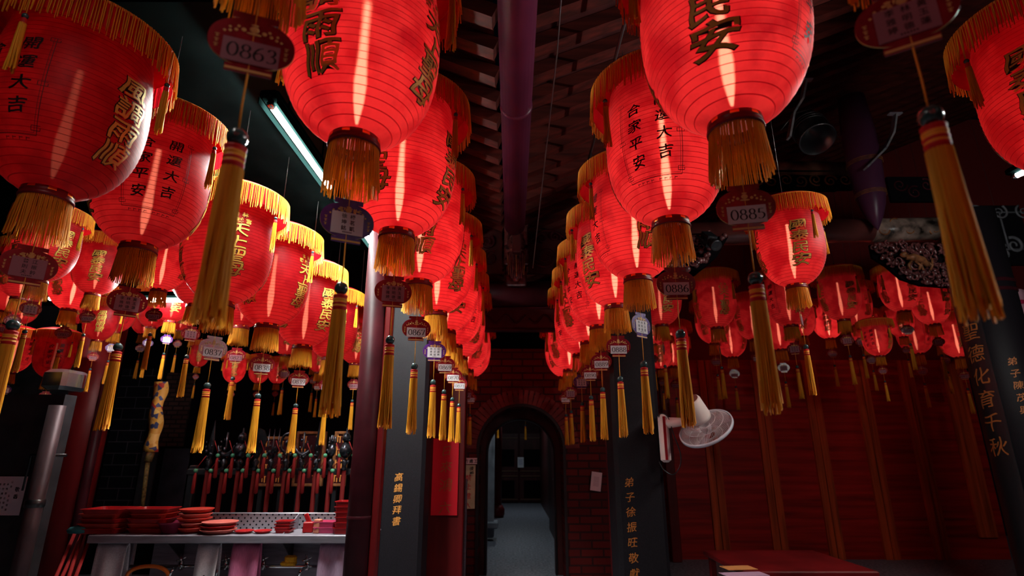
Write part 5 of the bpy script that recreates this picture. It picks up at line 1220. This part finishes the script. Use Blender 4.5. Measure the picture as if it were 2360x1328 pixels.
E(1553, 844, 24, 1.15, 2, 30, 2, ('numdim', '0919'), 'back lantern above the fan with a square red fringe', .8)
E(1524, 850, 16, 1.05, 0, 0, 2, ('numdim', '0920'), 'small red lantern low beside the fan pillar', .55)
E(1739, 782, 24, 1.3, 1, -50, 3, ('num', '0907'), 'dim lantern with a pale card 0907 behind the long near tassel', .7)
E(1823, 750, 31, 1.3, 3, -55, 3, ('namedim', N3b), 'lantern with oval dark names card below the clear red one', .8, 0, 0)
E(1944, 737, 29, 1.45, 2, 35, 3, ('namedim', N3b), 'lantern with gold writing left of the carved corner bracket', .76, 0, 0)
E(1977, 749, 27, 1.55, 0, -40, 3, ('namedim', N3b), 'red-shadowed lantern between gold writing lantern and carved bracket', .7)
E(1913, 780, 28, 1.55, 0, 0, 0, ('numdim', '0931'), 'back lantern glowing brightly at its bottom below the gold writing one', .7)
E(1800, 805, 25, 1.25, 3, -60, 2, ('namedim', N3b), 'back lantern left of the oval dark card', .75)
E(1851, 775, 24, 1.55, 0, 10, 2, ('numdim', '0932'), 'back lantern right of the oval dark card', .65)
E(2082, 717, 28, 1.6, 1, -50, 2, ('numdim', '0925'), 'lantern with a long bright streak under the carved corner bracket', .72, 0, 4)
E(2154, 747, 30, 1.5, 2, 60, 2, ('namedim', N3b), 'lantern with a names card nearest the right round stone column', .7)
E(2082, 776, 27, 1.45, 0, 0, 2, ('numdim', '0933'), 'back lantern straight below the one under the carved bracket', .55)
E(2002, 797, 26, 1.38, 0, 20, 2, ('namedim', N3b), 'back lantern with a dark oval card left of the long streak lantern', .62)
E(2028, 820, 25, 1.0, 0, 60, 2, ('numdim', '0934'), 'low lantern with a short bright streak before the board wall', .5)
E(2116, 815, 26, 1.3, 2, -30, 3, ('numdim', '0935'), 'low back lantern with a banded red card before the board wall', .75)
E(2170, 795, 24, 1.45, 0, 0, 3, ('numdim', '0936'), 'back lantern furthest right before the round column', .7)
E(2213, 823, 28, 1.15, 1, 20, 2, ('numdim', '0937'), 'lowest lantern touching the round stone column outline', .72)
E(2378, 790, 30, 1.3, 0, -40, 2, ('numdim', '0940'), 'red lantern behind the striped cloth at the right edge', .73)
L(P(2500, 385, 1.1), 1, 2, -14, 3, ('numdim', '0941'), 'dim lantern cut by the upper right edge with black writing', GE, 0, None)
# beyond the arch
for x, y, lb in ((-.28, 11.2, 'small far lantern beyond the arch, left one with a lit yellow tassel'), (.30, 12.6, 'small far lantern beyond the arch, right one')):
    L(X3(x, y, 1.0), .8, 0, 0, 2, ('numdim', '0950'), lb, 'lanterns beyond the arch', 1, .2)
# rods the rows hang from
for x, z, y1, lb in ((-.56, 4.24 + .0, 7.6, 'thin dark rod carrying the lanterns left of the aisle'), (.72, 4.24, 7.6, 'thin dark rod carrying the lanterns right of the aisle')):
    b = MB(); b.tube([(x, -.5, z), (x, y1, z)], .012, 8); tag(b.obj('hanging_rod', WIRE), lb, 'rod')
def clash():
    for i in range(len(ALL)):
        for j in range(i):
            (p, s, a), (q, r, c) = ALL[i], ALL[j]; d = (p.xy - q.xy).length
            if d < .325 * (s + r) - .01 and p.z < q.z + .8 * r and q.z < p.z + .8 * s: print('CLASH %.2f<%.2f' % (d, .325 * (s + r)), a[:40], '|', c[:40])
